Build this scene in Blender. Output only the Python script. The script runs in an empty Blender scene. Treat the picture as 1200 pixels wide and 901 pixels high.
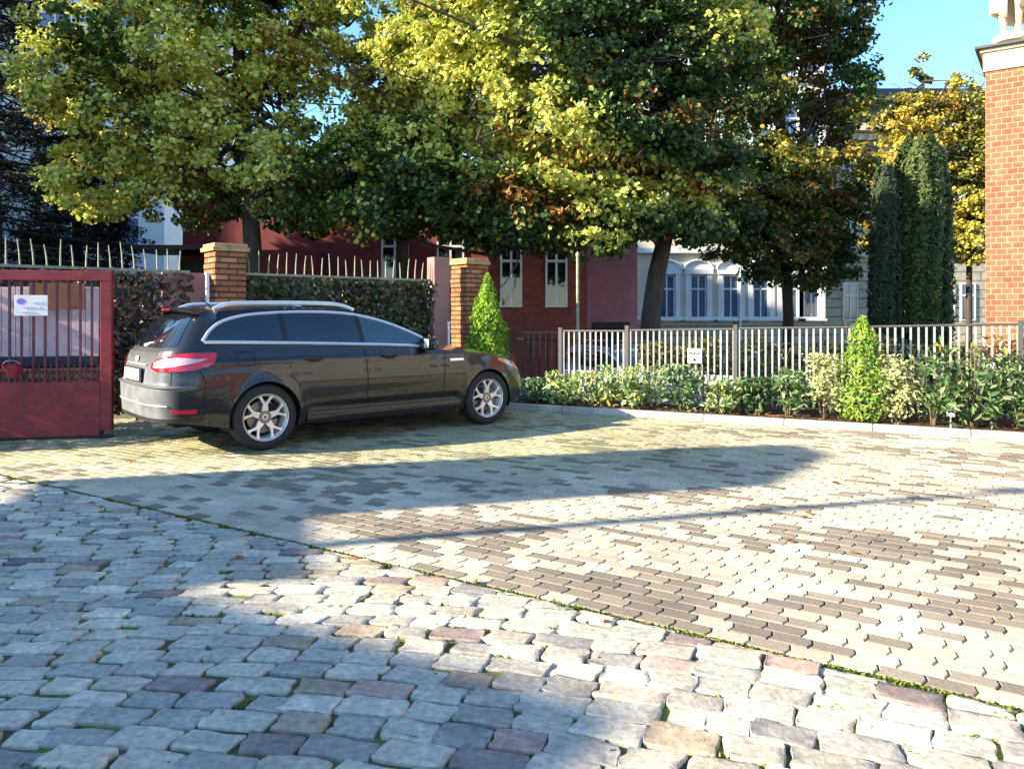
import bpy, bmesh, math, random
import numpy as np
from mathutils import Vector, Matrix
R = math.radians
random.seed(7); rng = np.random.default_rng(7)
S = bpy.context.scene
COL = S.collection
# ------------------------------------------------------------------ camera, light, exposure
CAMH, HZ, F = 1.37, 369.0, 900.0
cd = bpy.data.cameras.new('camera'); cam = bpy.data.objects.new('camera', cd); COL.objects.link(cam)
cam.location = (0, 0, CAMH); cam.rotation_euler = (R(90), 0, 0)
cd.sensor_width = 36; cd.lens = 27; cd.shift_y = -(450.5-HZ)/1200.0; cd.clip_start = .05; cd.clip_end = 2000
S.camera = cam
SUN_AZ, SUN_EL = 15.5, 24.0            # direction light travels, degrees from +X
w = bpy.data.worlds.new('World'); S.world = w; w.use_nodes = True
nt = w.node_tree; bg = nt.nodes['Background']; sky = nt.nodes.new('ShaderNodeTexSky')
sky.sky_type = 'NISHITA'; sky.sun_disc = False; sky.sun_elevation = R(SUN_EL)
sky.sun_rotation = R(90-(SUN_AZ+180)) % (2*math.pi)
sky.air_density = 1.0; sky.dust_density = 0.1; sky.ozone_density = 4.0; sky.altitude = 50
hs = nt.nodes.new('ShaderNodeHueSaturation'); hs.inputs['Saturation'].default_value = 1.07; hs.inputs['Hue'].default_value = .495; nt.links.new(sky.outputs[0], hs.inputs['Color']); nt.links.new(hs.outputs[0], bg.inputs[0]); bg.inputs[1].default_value = .128
sd = bpy.data.lights.new('sun', 'SUN'); so = bpy.data.objects.new('sun', sd); COL.objects.link(so)
sd.energy = 5.0; sd.angle = R(.53); sd.color = (1, .86, .63)
dv = Vector((math.cos(R(SUN_AZ))*math.cos(R(SUN_EL)), math.sin(R(SUN_AZ))*math.cos(R(SUN_EL)), -math.sin(R(SUN_EL))))
so.rotation_euler = dv.to_track_quat('-Z', 'Y').to_euler()
S.view_settings.view_transform = 'Standard'; S.view_settings.look = 'None'
S.view_settings.exposure = 1.76; S.view_settings.gamma = 1.0; S.view_settings.use_curve_mapping = False
# ------------------------------------------------------------------ helpers
def at(px, py, Y): return Vector(((px-600)*Y/F, Y, CAMH-(py-HZ)*Y/F))
class MB:
    def __init__(s): s.v = []; s.f = []; s.c = []
    def add(s, v, f, col=None):
        b = len(s.v); s.v += [tuple(p) for p in v]; s.f += [tuple(i+b for i in q) for q in f]
        s.c += [col or (1, 1, 1)]*len(v); return s
    def box(s, c, d, rz=0, col=None, taper=1.0, rx=0):
        x, y, z = d[0]/2, d[1]/2, d[2]/2; ca, sa = math.cos(rz), math.sin(rz); vs = []
        for k, (i, j, l) in enumerate([(-1,-1,-1),(1,-1,-1),(1,1,-1),(-1,1,-1),(-1,-1,1),(1,-1,1),(1,1,1),(-1,1,1)]):
            t = taper if l > 0 else 1
            X, Y, Z = i*x*t, j*y*t, l*z
            vs.append((c[0]+X*ca-Y*sa, c[1]+X*sa+Y*ca, c[2]+Z))
        return s.add(vs, [(0,3,2,1),(4,5,6,7),(0,1,5,4),(1,2,6,5),(2,3,7,6),(3,0,4,7)], col)
    def tube(s, pts, r, n=8, col=None, cap=True):
        pts = [Vector(p) for p in pts]; m = len(pts)
        rr = r if isinstance(r, (list, tuple)) else [r]*m
        vs = []; up = None
        for i, p in enumerate(pts):
            d = (pts[min(i+1, m-1)]-pts[max(i-1, 0)]).normalized()
            if up is None: up = Vector((0,0,1)) if abs(d.z) < .9 else Vector((1,0,0))
            a = d.cross(up).normalized(); b = a.cross(d).normalized(); up = b
            for k in range(n):
                t = 2*math.pi*k/n; vs.append(p+a*math.cos(t)*rr[i]+b*math.sin(t)*rr[i])
        fs = [(i*n+k, i*n+(k+1)%n, (i+1)*n+(k+1)%n, (i+1)*n+k) for i in range(m-1) for k in range(n)]
        if cap: fs += [tuple(range(n))[::-1], tuple((m-1)*n+k for k in range(n))]
        return s.add(vs, fs, col)
    def lathe(s, prof, n=48, axis='y', o=(0,0,0), col=None, closed=False):
        vs = []; m = len(prof)
        for (r, h) in prof:
            for k in range(n):
                t = 2*math.pi*k/n; a, b = r*math.cos(t), r*math.sin(t)
                vs.append({'y': (o[0]+a, o[1]+h, o[2]+b), 'z': (o[0]+a, o[1]+b, o[2]+h)}[axis])
        fs = [(i*n+k, i*n+(k+1)%n, ((i+1)%m)*n+(k+1)%n, ((i+1)%m)*n+k) for i in range(m if closed else m-1) for k in range(n)]
        return s.add(vs, fs, col)
    def grid(s, P, flip=False, col=None):
        n = len(P); m = len(P[0]); vs = [p for row in P for p in row]
        fs = [((i*m+j), (i+1)*m+j, (i+1)*m+j+1, i*m+j+1) for i in range(n-1) for j in range(m-1)]
        if flip: fs = [q[::-1] for q in fs]
        return s.add(vs, fs, col)
    def prism(s, poly, fn, d0, d1, col=None):
        n = len(poly); vs = [fn(a, b, d0) for a, b in poly]+[fn(a, b, d1) for a, b in poly]
        return s.add(vs, [tuple(range(n))[::-1], tuple(range(n, 2*n))]+[(i, (i+1)%n, n+(i+1)%n, n+i) for i in range(n)], col)
    def mirror(s):
        v, f, c = list(s.v), list(s.f), list(s.c); b = len(v)
        s.v += [(x, -y, z) for x, y, z in v]; s.f += [tuple(i+b for i in q[::-1]) for q in f]; s.c += c; return s
    def build(s, name, mat, parent=None, smooth=False, bevel=0, merge=0, ang=35, subd=0):
        me = bpy.data.meshes.new(name); me.from_pydata([tuple(p) for p in s.v], [], s.f)
        a = me.color_attributes.new('Col', 'FLOAT_COLOR', 'POINT')
        a.data.foreach_set('color', np.array([(c[0], c[1], c[2], 1) for c in s.c], dtype=np.float32).ravel())
        bm = bmesh.new(); bm.from_mesh(me)
        if merge: bmesh.ops.remove_doubles(bm, verts=bm.verts, dist=merge)
        bmesh.ops.recalc_face_normals(bm, faces=bm.faces)
        for f_ in bm.faces: f_.smooth = smooth
        if smooth:
            for e in bm.edges:
                if len(e.link_faces) == 2 and e.calc_face_angle(0) > R(ang): e.smooth = False
        bm.to_mesh(me); bm.free()
        me.materials.append(mat)
        o = bpy.data.objects.new(name, me); COL.objects.link(o)
        if parent: o.parent = parent
        if bevel:
            m = o.modifiers.new('bevel', 'BEVEL'); m.width = bevel; m.segments = 2; m.limit_method = 'ANGLE'
        return o
def npmesh(name, V, Fq, C, mat, parent=None, smooth=False):
    me = bpy.data.meshes.new(name); n = len(Fq); k = Fq.shape[1]
    me.vertices.add(len(V)); me.vertices.foreach_set('co', V.astype(np.float32).ravel())
    me.loops.add(n*k); me.loops.foreach_set('vertex_index', Fq.astype(np.int32).ravel())
    me.polygons.add(n); me.polygons.foreach_set('loop_start', np.arange(0, n*k, k, dtype=np.int32))
    me.update(calc_edges=True); me.validate()
    me.polygons.foreach_set('use_smooth', np.full(len(me.polygons), smooth))
    a = me.color_attributes.new('Col', 'FLOAT_COLOR', 'POINT')
    a.data.foreach_set('color', np.hstack([C, np.ones((len(V), 1))]).astype(np.float32).ravel())
    me.materials.append(mat); o = bpy.data.objects.new(name, me); COL.objects.link(o)
    if parent: o.parent = parent
    return o
def tag(o, label=None, cat=None, group=None, kind=None):
    if label: o['label'] = label
    if cat: o['category'] = cat
    if group: o['group'] = group
    if kind: o['kind'] = kind
    return o
def empty(name, loc, rz=0, **k):
    o = bpy.data.objects.new(name, None); COL.objects.link(o); o.location = loc; o.rotation_euler = (0, 0, rz)
    o.empty_display_size = .1; return tag(o, **k)
# ------------------------------------------------------------------ materials
def mat(name, col, rough=.7, metal=0, var=0, vscale=6, bump=0, bscale=40, attr=False, coat=0, spec=.5, stretch=None, leaf=0, col2=None, detail=6, var2=0, v2scale=.7):
    m = bpy.data.materials.new(name); m.use_nodes = True; N = m.node_tree.nodes; L = m.node_tree.links
    b = N['Principled BSDF']; b.inputs['Roughness'].default_value = rough; b.inputs['Metallic'].default_value = metal
    b.inputs['Specular IOR Level'].default_value = spec; b.inputs['Coat Weight'].default_value = coat; b.inputs['Coat Roughness'].default_value = .03
    tc = N.new('ShaderNodeTexCoord'); src = tc.outputs['Object']
    if stretch:
        mp = N.new('ShaderNodeMapping'); mp.inputs['Scale'].default_value = stretch; L.new(src, mp.inputs[0]); src = mp.outputs[0]
    base = None
    if attr:
        at_ = N.new('ShaderNodeAttribute'); at_.attribute_name = 'Col'; base = at_.outputs['Color']
    if var or col2:
        n = N.new('ShaderNodeTexNoise'); n.inputs['Scale'].default_value = vscale; n.inputs['Detail'].default_value = detail; L.new(src, n.inputs[0])
        if col2:
            cr = N.new('ShaderNodeValToRGB'); cr.color_ramp.elements[0].position = .38; cr.color_ramp.elements[1].position = .62
            cr.color_ramp.elements[0].color = (*col, 1); cr.color_ramp.elements[1].color = (*col2, 1); L.new(n.outputs[0], cr.inputs[0]); base = cr.outputs[0]
        if var:
            mr = N.new('ShaderNodeMapRange'); mr.inputs[1].default_value = .3; mr.inputs[2].default_value = .7
            mr.inputs[3].default_value = 1-var; mr.inputs[4].default_value = 1+var; L.new(n.outputs[0], mr.inputs[0])
            mx = N.new('ShaderNodeVectorMath'); mx.operation = 'SCALE'; L.new(mr.outputs[0], mx.inputs['Scale'])
            if base: L.new(base, mx.inputs[0])
            else: mx.inputs[0].default_value = col
            base = mx.outputs[0]
    if var2:
        n3 = N.new('ShaderNodeTexNoise'); n3.inputs['Scale'].default_value = v2scale; n3.inputs['Detail'].default_value = 9; n3.inputs['Roughness'].default_value = .65; L.new(tc.outputs['Object'], n3.inputs[0])
        m3 = N.new('ShaderNodeMapRange'); m3.inputs[1].default_value = .35; m3.inputs[2].default_value = .65; m3.inputs[3].default_value = 1-var2; m3.inputs[4].default_value = 1+var2*.3; L.new(n3.outputs[0], m3.inputs[0])
        x3 = N.new('ShaderNodeVectorMath'); x3.operation = 'SCALE'; L.new(m3.outputs[0], x3.inputs['Scale'])
        if base: L.new(base, x3.inputs[0])
        else: x3.inputs[0].default_value = col
        base = x3.outputs[0]
    if base: L.new(base, b.inputs['Base Color'])
    else: b.inputs['Base Color'].default_value = (*col, 1)
    if bump:
        n2 = N.new('ShaderNodeTexNoise'); n2.inputs['Scale'].default_value = bscale; n2.inputs['Detail'].default_value = 5; L.new(src, n2.inputs[0])
        bp = N.new('ShaderNodeBump'); bp.inputs['Strength'].default_value = 1; bp.inputs['Distance'].default_value = bump
        L.new(n2.outputs[0], bp.inputs['Height']); L.new(bp.outputs[0], b.inputs['Normal'])
    if leaf:
        tr = N.new('ShaderNodeBsdfTranslucent'); ms = N.new('ShaderNodeMixShader'); ms.inputs[0].default_value = leaf
        if base: L.new(base, tr.inputs[0])
        else: tr.inputs[0].default_value = (*col, 1)
        L.new(b.outputs[0], ms.inputs[1]); L.new(tr.outputs[0], ms.inputs[2]); L.new(ms.outputs[0], N['Material Output'].inputs[0])
    return m
def brickmat(name, c1, c2, mortar, bw=.25, bh=.083, msize=.012, rough=.85, bump=.006, vert=True):
    m = bpy.data.materials.new(name); m.use_nodes = True; N = m.node_tree.nodes; L = m.node_tree.links
    b = N['Principled BSDF']; b.inputs['Roughness'].default_value = rough; b.inputs['Specular IOR Level'].default_value = .25
    tc = N.new('ShaderNodeTexCoord'); sp = N.new('ShaderNodeSeparateXYZ'); L.new(tc.outputs['Object'], sp.inputs[0])
    ad = N.new('ShaderNodeMath'); ad.operation = 'ADD'; L.new(sp.outputs[0], ad.inputs[0]); L.new(sp.outputs[1], ad.inputs[1])
    cb = N.new('ShaderNodeCombineXYZ'); L.new(ad.outputs[0], cb.inputs[0]); L.new(sp.outputs[2], cb.inputs[1])
    bt = N.new('ShaderNodeTexBrick'); L.new(cb.outputs[0], bt.inputs['Vector'])
    bt.inputs['Color1'].default_value = (*c1, 1); bt.inputs['Color2'].default_value = (*c2, 1); bt.inputs['Mortar'].default_value = (*mortar, 1)
    bt.inputs['Scale'].default_value = 1; bt.inputs['Mortar Size'].default_value = msize; bt.inputs['Mortar Smooth'].default_value = .25
    bt.inputs['Brick Width'].default_value = bw; bt.inputs['Row Height'].default_value = bh; bt.inputs['Bias'].default_value = -.1
    n = N.new('ShaderNodeTexNoise'); n.inputs['Scale'].default_value = 5; n.inputs['Detail'].default_value = 8; L.new(tc.outputs['Object'], n.inputs[0])
    mr = N.new('ShaderNodeMapRange'); mr.inputs[1].default_value = .3; mr.inputs[2].default_value = .7; mr.inputs[3].default_value = .75; mr.inputs[4].default_value = 1.2; L.new(n.outputs[0], mr.inputs[0])
    mx = N.new('ShaderNodeVectorMath'); mx.operation = 'SCALE'; L.new(bt.outputs[0], mx.inputs[0]); L.new(mr.outputs[0], mx.inputs['Scale']); L.new(mx.outputs[0], b.inputs['Base Color'])
    iv = N.new('ShaderNodeMath'); iv.operation = 'MULTIPLY_ADD'; iv.inputs[1].default_value = -1; iv.inputs[2].default_value = 1; L.new(bt.outputs['Fac'], iv.inputs[0])
    bp = N.new('ShaderNodeBump'); bp.inputs['Distance'].default_value = bump; L.new(iv.outputs[0], bp.inputs['Height']); L.new(bp.outputs[0], b.inputs['Normal'])
    return m
M = dict(
 leaf=mat('leaf', (1,1,1), .45, attr=True, leaf=.35, spec=.35),
 shrubleaf=mat('shrub_leaf', (1,1,1), .38, attr=True, leaf=.25, spec=.45),
 needle=mat('needle', (1,1,1), .6, attr=True, leaf=.1, spec=.2),
 bark=mat('bark', (.055,.042,.032), .95, var=.4, vscale=9, bump=.03, bscale=14, stretch=(1,1,.25)),
 stem=mat('twig_bark', (.16,.11,.07), .9, var=.3, vscale=20),
 ground=mat('joint_sand', (.15,.125,.085), .95, col2=(.075,.095,.02), vscale=2.2, bump=.004, bscale=90, var=.25),
 jointbed=mat('mossy_joint', (.11,.095,.05), .95, col2=(.13,.17,.02), vscale=3.2, bump=.005, bscale=120, var=.35),
 asphalt=mat('asphalt', (.05,.05,.052), .9, var=.25, vscale=3, bump=.003, bscale=200),
 lawn=mat('lawn', (.05,.07,.02), .95, col2=(.09,.07,.035), vscale=3, bump=.02, bscale=50),
 soil=mat('soil', (.075,.04,.022), .95, col2=(.035,.02,.012), vscale=14, bump=.03, bscale=45),
 paver=mat('paver', (1,1,1), .8, attr=True, var=.17, vscale=60, bump=.002, bscale=220, spec=.3, var2=.28, v2scale=.9),
 sett=mat('sett_stone', (1,1,1), .7, attr=True, var=.25, vscale=38, bump=.003, bscale=70, spec=.35, detail=10, var2=.22, v2scale=5),
 kerb=mat('kerb_concrete', (.55,.51,.44), .85, var=.18, vscale=30, bump=.003, var2=.35, v2scale=1.5),
 moss=mat('moss', (1,1,1), .8, attr=True, leaf=.3),
 brick_orange=brickmat('brick_orange', (.38,.085,.045), (.48,.13,.07), (.42,.27,.18), .135, .084, .0075),
 brick_pillar=brickmat('brick_pillar', (.34,.12,.05), (.50,.22,.10), (.12,.09,.06), .25, .08, .014, bump=.012),
 brick_dark=brickmat('brick_dark', (.28,.062,.04), (.34,.085,.05), (.15,.07,.055), .25, .075, .010),
 plaster_red=mat('red_plaster', (.21,.045,.05), .85, var=.12, vscale=1.5, var2=.35, v2scale=.5, stretch=(1,1,.5)),
 plaster_pink=mat('pink_plaster', (.58,.27,.31), .85, var=.1, vscale=2, var2=.25, v2scale=.7),
 cream=mat('cream_plaster', (.60,.54,.40), .8, var=.08, vscale=1),
 trim=mat('pale_trim', (.66,.68,.70), .7, var=.06, vscale=3),
 white_wall=mat('white_plaster', (.72,.68,.64), .8, var=.06, vscale=1),
 beige=brickmat('rusticated_beige', (.42,.38,.30), (.46,.42,.34), (.22,.20,.17), 4.0, .42, .03, bump=.03),
 stone=mat('sandstone', (.66,.55,.38), .8, var=.1, vscale=4, bump=.004),
 roof=mat('roof_tiles', (.12,.05,.035), .8, var=.2, vscale=6), slate=mat('slate', (.06,.06,.065), .6, var=.2),
 white=mat('white_paint', (.75,.75,.76), .5, var=.05), picket=mat('galvanised_steel', (.50,.50,.49), .45, metal=.2, var=.12, vscale=25, var2=.35, v2scale=4),
 rail=mat('dark_rail', (.09,.085,.08), .5, metal=.3), iron=mat('black_iron', (.02,.02,.022), .5, metal=.4),
 maroon=mat('maroon_paint', (.24,.013,.022), .5, var2=.38, v2scale=3, var=.15, vscale=12, bump=.0006, bscale=30), maroon_dark=mat('maroon_bars', (.11,.012,.035), .45, var=.2),
 spike=mat('weathered_olive_steel', (.27,.27,.19), .7, var=.3, vscale=20),
 board=mat('faded_pink_board', (.66,.50,.54), .75, var=.12, vscale=8), board_brown=mat('brown_board', (.22,.10,.06), .8, var=.2),
 navy=mat('navy_board', (.02,.022,.05), .6), pinkpost=mat('pink_render_post', (.33,.17,.15), .85, var=.1),
 pane=mat('window_glass', (.012,.015,.02), .04, spec=1.0), bluepane=mat('blue_window_glass', (.06,.10,.18), .05, spec=1.0),
 paint=mat('car_paint', (.006,.0065,.009), .32, metal=.3, coat=.75, var=.1, vscale=2),
 glass=mat('car_glass', (.006,.010,.018), .03, spec=.9, coat=.6), tint=mat('front_glass', (.03,.06,.08), .03, spec=.9, coat=.6),
 chrome=mat('chrome_trim', (.85,.86,.88), .28, metal=.7), alloy=mat('alloy_wheel', (.80,.77,.73), .32, metal=.35), rubber=mat('tyre_rubber', (.016,.016,.017), .75, bump=.001, bscale=90),
 black=mat('black_plastic', (.012,.012,.013), .55), seam=mat('panel_gap', (.004,.004,.004), .9), disc=mat('brake_disc', (.22,.2,.18), .4, metal=.8),
 red_lens=mat('red_lens', (.55,.01,.02), .1, coat=1), clear_lens=mat('clear_lens', (.66,.42,.47), .08, coat=1), amber=mat('amber_lens', (.6,.25,.12), .15, coat=1),
 plate=mat('number_plate', (.78,.76,.72), .5), silver_paint=mat('silver_car_paint', (.55,.62,.72), .3, metal=.4, coat=1),
 purple=mat('purple_print', (.22,.16,.62), .5), bluetext=mat('pale_blue_print', (.45,.62,.82), .5), lilac=mat('lilac_print', (.55,.42,.72), .5),
 yellow=mat('yellow_plastic', (.6,.42,.12), .5), palepaint=mat('pale_bumper_paint', (.10,.095,.09), .5, metal=.2, coat=.4, var=.15, vscale=9),  # bumper ledge paint, a lighter grey than the body
)
# ------------------------------------------------------------------ leaves
def leaf_mesh(name, C, size, cols, matl, parent=None, nbias=None, aspect=.75, fold=.18, jit=.35, smooth=False):
    C = np.asarray(C); n = len(C)
    nrm = rng.normal(size=(n, 3))
    if nbias is not None: nrm = nrm*.55 + nbias
    nrm /= np.linalg.norm(nrm, axis=1, keepdims=True)+1e-9
    a = rng.normal(size=(n, 3)); a -= (a*nrm).sum(1, keepdims=True)*nrm; a /= np.linalg.norm(a, axis=1, keepdims=True)+1e-9
    b = np.cross(nrm, a); s = (size*(1+jit*rng.uniform(-1, 1, n)))[:, None]
    # six-point leaf, folded along its midrib
    P = [C-a*s*.5, C-a*s*.12+b*s*aspect*.5+nrm*s*fold, C+a*s*.25+b*s*aspect*.38+nrm*s*fold*.8, C+a*s*.58, C+a*s*.25-b*s*aspect*.38+nrm*s*fold*.8, C-a*s*.12-b*s*aspect*.5+nrm*s*fold]
    V = np.stack(P, 1).reshape(-1, 3); i = np.arange(n)[:, None]*6
    Fq = np.concatenate([np.hstack([i, i+1, i+2, i+3]), np.hstack([i, i+3, i+4, i+5])], 0)
    return npmesh(name, V, Fq, np.repeat(cols, 6, axis=0), matl, parent)
def pick(pal, n, w=None, j=.18):
    pal = np.array(pal); idx = rng.choice(len(pal), n, p=w); return np.clip(pal[idx]*(1+j*rng.normal(size=(n, 1))), .004, .9)
def lumps(P, seed, f):
    r = np.random.default_rng(seed); v = np.zeros(len(P))
    for k in range(7):
        d = r.normal(size=3)*f*(1+.5*k); v += np.sin(P@d+r.uniform(0, 6.28))/(1+.35*k)
    return v/2.2
def crown(blobs, nclump, nleaf, crad, shell=.55):
    w = np.array([b[1][0]*b[1][1]*b[1][2] for b in blobs])**.8; w = w/w.sum(); out = []; nb = []
    for k, (c, r) in enumerate(blobs):
        m = max(3, int(nclump*w[k])); d = rng.normal(size=(m, 3)); d /= np.linalg.norm(d, axis=1, keepdims=True)
        rad = rng.uniform(shell**3, 1.12, m)**(1/3); cc = np.array(c)+d*rad[:, None]*np.array(r)
        for q in range(m):
            kk = rng.integers(int(nleaf*.5), int(nleaf*1.5)); e = rng.normal(size=(kk, 3)); e /= np.linalg.norm(e, axis=1, keepdims=True)
            e *= rng.uniform(0, 1, (kk, 1))**.5*crad*rng.uniform(.6, 1.35)*np.array([1, 1, .6])
            out.append(cc[q]+e); nb.append(np.tile(d[q]*.45+np.array([0, 0, .55]), (kk, 1)))
    return np.concatenate(out), np.concatenate(nb)
# ------------------------------------------------------------------ ground lines
KD = Vector((.893, -.45, 0)); KN = Vector((.45, .893, 0)); KP = Vector((5.63, 8.45, 0))     # kerb of the bed
def kp(t, off=0, z=0): return KP+KD*t+KN*off+Vector((0, 0, z))
def kray(px, off):   # t along kerb-parallel line where the ray of column px hits it
    k = (px-600)/F; b = KP+KN*off
    t = (k*b.y-b.x)/(KD.x-k*KD.y); p = b+KD*t; return p, t
FD = Vector((.76, .65, 0)).normalized(); FN = Vector((-.65, .76, 0)).normalized(); FP = Vector((-6, 9, 0))
def fp(t, off=0, z=0): return FP+FD*t+FN*off+Vector((0, 0, z))
FANG = math.atan2(FD.y, FD.x); KANG = math.atan2(KD.y, KD.x)
def bline(x): return 6.13-.637*(x+3.68)
# ground sheet: flat yard, lower street beyond the bed
gx = np.concatenate([[-600,-200,-80], np.arange(-50, 51, 1.0), [80, 200, 600]]); gy = np.concatenate([[-600,-150,-50], np.arange(-20, 61, 1.0), [100, 250, 900]])
def gz(x, y):
    d = (x-KP.x)*KN.x+(y-KP.y)*KN.y-1.4
    t = min(max(d/3.5, 0), 1); return -.016-.8*t*t*(3-2*t)
mb = MB(); mb.grid([[(x, y, gz(x, y)) for y in gy] for x in gx])
tag(mb.build('ground', M['ground'], smooth=True), kind='structure')
# road (beyond the bed) as a sheet 
mb = MB(); mb.grid([[tuple(kp(t, o))[:2]+(gz(*tuple(kp(t, o))[:2])+.012,) for o in (5.2, 7, 10, 14)] for t in range(-40, 40, 2)])
tag(mb.build('road', M['asphalt'], smooth=True), kind='structure')
mb = MB(); mb.grid([[(x, y, gz(x, y)+.006) for y in np.arange(10, 33, 1.)] for x in np.arange(-40, -9.5, 1.)])
# pavers
def build_pavers():
    a = math.atan2(-.537, .843); ca, sa = math.cos(a), math.sin(a); Lp, Wp = .165, .10; V = []; Fq = []; C = []; n = 0
    P0 = Vector((0, bline(0)))
    cream = np.array([(.55,.48,.36), (.59,.51,.38), (.50,.44,.34), (.55,.49,.39)]); dark = np.array([(.26,.22,.17), (.30,.255,.20), (.225,.195,.16)])
    us = np.arange(-16, 13, Lp); r = np.random.default_rng(3)
    for j in range(0, 118):
        v = j*Wp+.03; sh = (.032 if j % 2 else -.032)+.014*(j//2 % 3)+j*.004
        for u in us:
            u0 = u+sh; cx = P0.x+(u0+Lp/2)*ca-(v+.05)*sa; cy = P0.y+(u0+Lp/2)*sa+(v+.05)*ca
            if cx < -9.5 or cx > 8.5: continue
            if (cx-KP.x)*KN.x+(cy-KP.y)*KN.y > -.10: continue
            if (cx-FP.x)*FN.x+(cy-FP.y)*FN.y > .3: continue
            g = .0035; e = .004; dz = r.uniform(-.0012, .0012)
            tl = .012*(1 if (int(round(u/Lp))+j) % 2 else -1)
            q = [(u0+g, v+g), (u0+Lp-g, v+g), (u0+Lp-g+.012, v+Wp/2), (u0+Lp-g, v+Wp-g), (u0+g, v+Wp-g), (u0+g+.012, v+Wp/2)]
            um, vm = u0+Lp/2, v+Wp/2
            for (s_, z_) in ((1, -.012), (1, -.004), (.955, dz)):
                for (uu, vv) in q:
                    uu = um+(uu-um)*s_; vv = vm+(vv-vm)*(s_ if s_ == 1 else .92)
                    V.append((P0.x+uu*ca-vv*sa, P0.y+uu*sa+vv*ca, z_))
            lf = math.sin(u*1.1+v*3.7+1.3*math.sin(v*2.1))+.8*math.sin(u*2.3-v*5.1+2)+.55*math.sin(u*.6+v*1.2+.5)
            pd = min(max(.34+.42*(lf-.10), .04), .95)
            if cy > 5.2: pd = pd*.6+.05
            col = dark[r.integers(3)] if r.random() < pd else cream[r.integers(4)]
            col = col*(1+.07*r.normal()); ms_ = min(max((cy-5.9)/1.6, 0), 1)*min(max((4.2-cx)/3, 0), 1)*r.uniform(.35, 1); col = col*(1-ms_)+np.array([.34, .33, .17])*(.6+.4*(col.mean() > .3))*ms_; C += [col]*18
            for k in range(6):
                Fq.append((n+k, n+(k+1) % 6, n+6+(k+1) % 6, n+6+k)); Fq.append((n+6+k, n+6+(k+1) % 6, n+12+(k+1) % 6, n+12+k))
            Fq.append((n+12, n+13, n+14, n+15)); Fq.append((n+12, n+15, n+16, n+17)); n += 18
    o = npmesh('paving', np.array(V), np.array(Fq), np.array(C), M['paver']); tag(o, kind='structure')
build_pavers()
def build_setts():
    r = np.random.default_rng(11); V = []; Fq = []; C = []; n = 0
    pal = [(.46,.42,.35), (.52,.47,.385), (.36,.335,.30), (.47,.43,.36), (.56,.49,.385), (.44,.35,.25), (.42,.29,.24), (.27,.21,.195), (.60,.54,.44)]
    pw = np.array([.2,.18,.14,.16,.11,.055,.035,.022,.10]); pw /= pw.sum()
    def f(x):
        # integral of slope: -.05 left of -1.6, ramping to -.5 at 1.5
        x0, x1, s0, s1 = -1.8, 1.4, -.04, -.52
        if x < x0: return s0*(x-x0)
        t = min(x, x1)-x0; y = s0*t+(s1-s0)*t*t/(2*(x1-x0))
        return y+(s1*(x-x1) if x > x1 else 0)
    def slope(x): return -.04-.48*min(max((x+1.8)/3.2, 0), 1)
    NR = 16
    for j in range(-18, 72):
        x = -8.5+r.uniform(0, .2); y0 = 1.2+j*.127
        while x < 6.5:
            Ls = r.uniform(.15, .235); hgt = .127*(1+.07*(x+.6))*r.uniform(.90, .985); cx = x+Ls/2
            if r.random() < .05: Ls *= .7
            y = 1.2+(y0-1.2)*(1+.07*(cx+.6))+f(cx)+r.uniform(-.006, .006); sl = slope(cx)+r.uniform(-.022, .022)
            if y < .9 or y > bline(cx)+.05: x += Ls+.014; continue
            yt = hgt/2; lean = .10+(-sl)*.75+r.uniform(-.12, .12)
            q = [(-Ls/2, -1), (Ls/2, -1), (Ls/2, 1), (-Ls/2, 1)]; quad = []
            for (a, b) in q:
                quad.append((cx+a+b*yt*lean+r.normal()*.005, y+a*sl+b*(yt-.006)+r.normal()*.0035))
            # rounded outline
            ring = []; m = Vector((sum(p[0] for p in quad)/4, sum(p[1] for p in quad)/4))
            for k in range(4):
                A = Vector(quad[k]); B = Vector(quad[(k+1) % 4]); D = Vector(quad[k-1])
                ring.append(A+(D-A)*.06); ring.append(A+(B-A)*.03)
                for t in (.36, .66): ring.append(A+(B-A)*t+Vector((r.normal()*.006, r.normal()*.005)))
            ring = ring[:NR]
            cl = []
            for p in ring:
                lim = bline(p.x)-.022
                cl.append(Vector((p.x, min(p.y, lim))))
            if max(p.y for p in cl)-min(p.y for p in cl) < .05: x += Ls+.014; continue
            m = sum((p for p in cl), Vector((0, 0)))/NR
            hz = r.uniform(-.003, .005); tx, ty = r.normal()*.022, r.normal()*.028
            col = np.array(pal[r.choice(9, p=pw)])*(1+.10*r.normal())
            for (s_, z_) in ((1.0, -.02), (.995, -.0025), (.968, .0035), (.945, .0042), (.60, .0046)):
                for p in cl:
                    d = (p-m)*s_; V.append((m.x+d.x, m.y+d.y, z_+(hz+d.x*tx+d.y*ty+r.normal()*.0018 if z_ > -.01 else 0))); C.append(col)
            V.append((m.x, m.y, .0046+hz)); C.append(col)
            for L_ in range(4):
                for k in range(NR): Fq.append((n+L_*NR+k, n+L_*NR+(k+1) % NR, n+(L_+1)*NR+(k+1) % NR, n+(L_+1)*NR+k))
            c_ = n+5*NR
            for k in range(0, NR, 2): Fq.append((n+4*NR+k, n+4*NR+k+1, n+4*NR+(k+2) % NR, c_))
            n += 5*NR+1; x += Ls+r.uniform(.009, .018)
    o = npmesh('cobblestones', np.array(V), np.array(Fq), np.array(C), M['sett'], smooth=True); tag(o, kind='structure')
build_setts()
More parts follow.
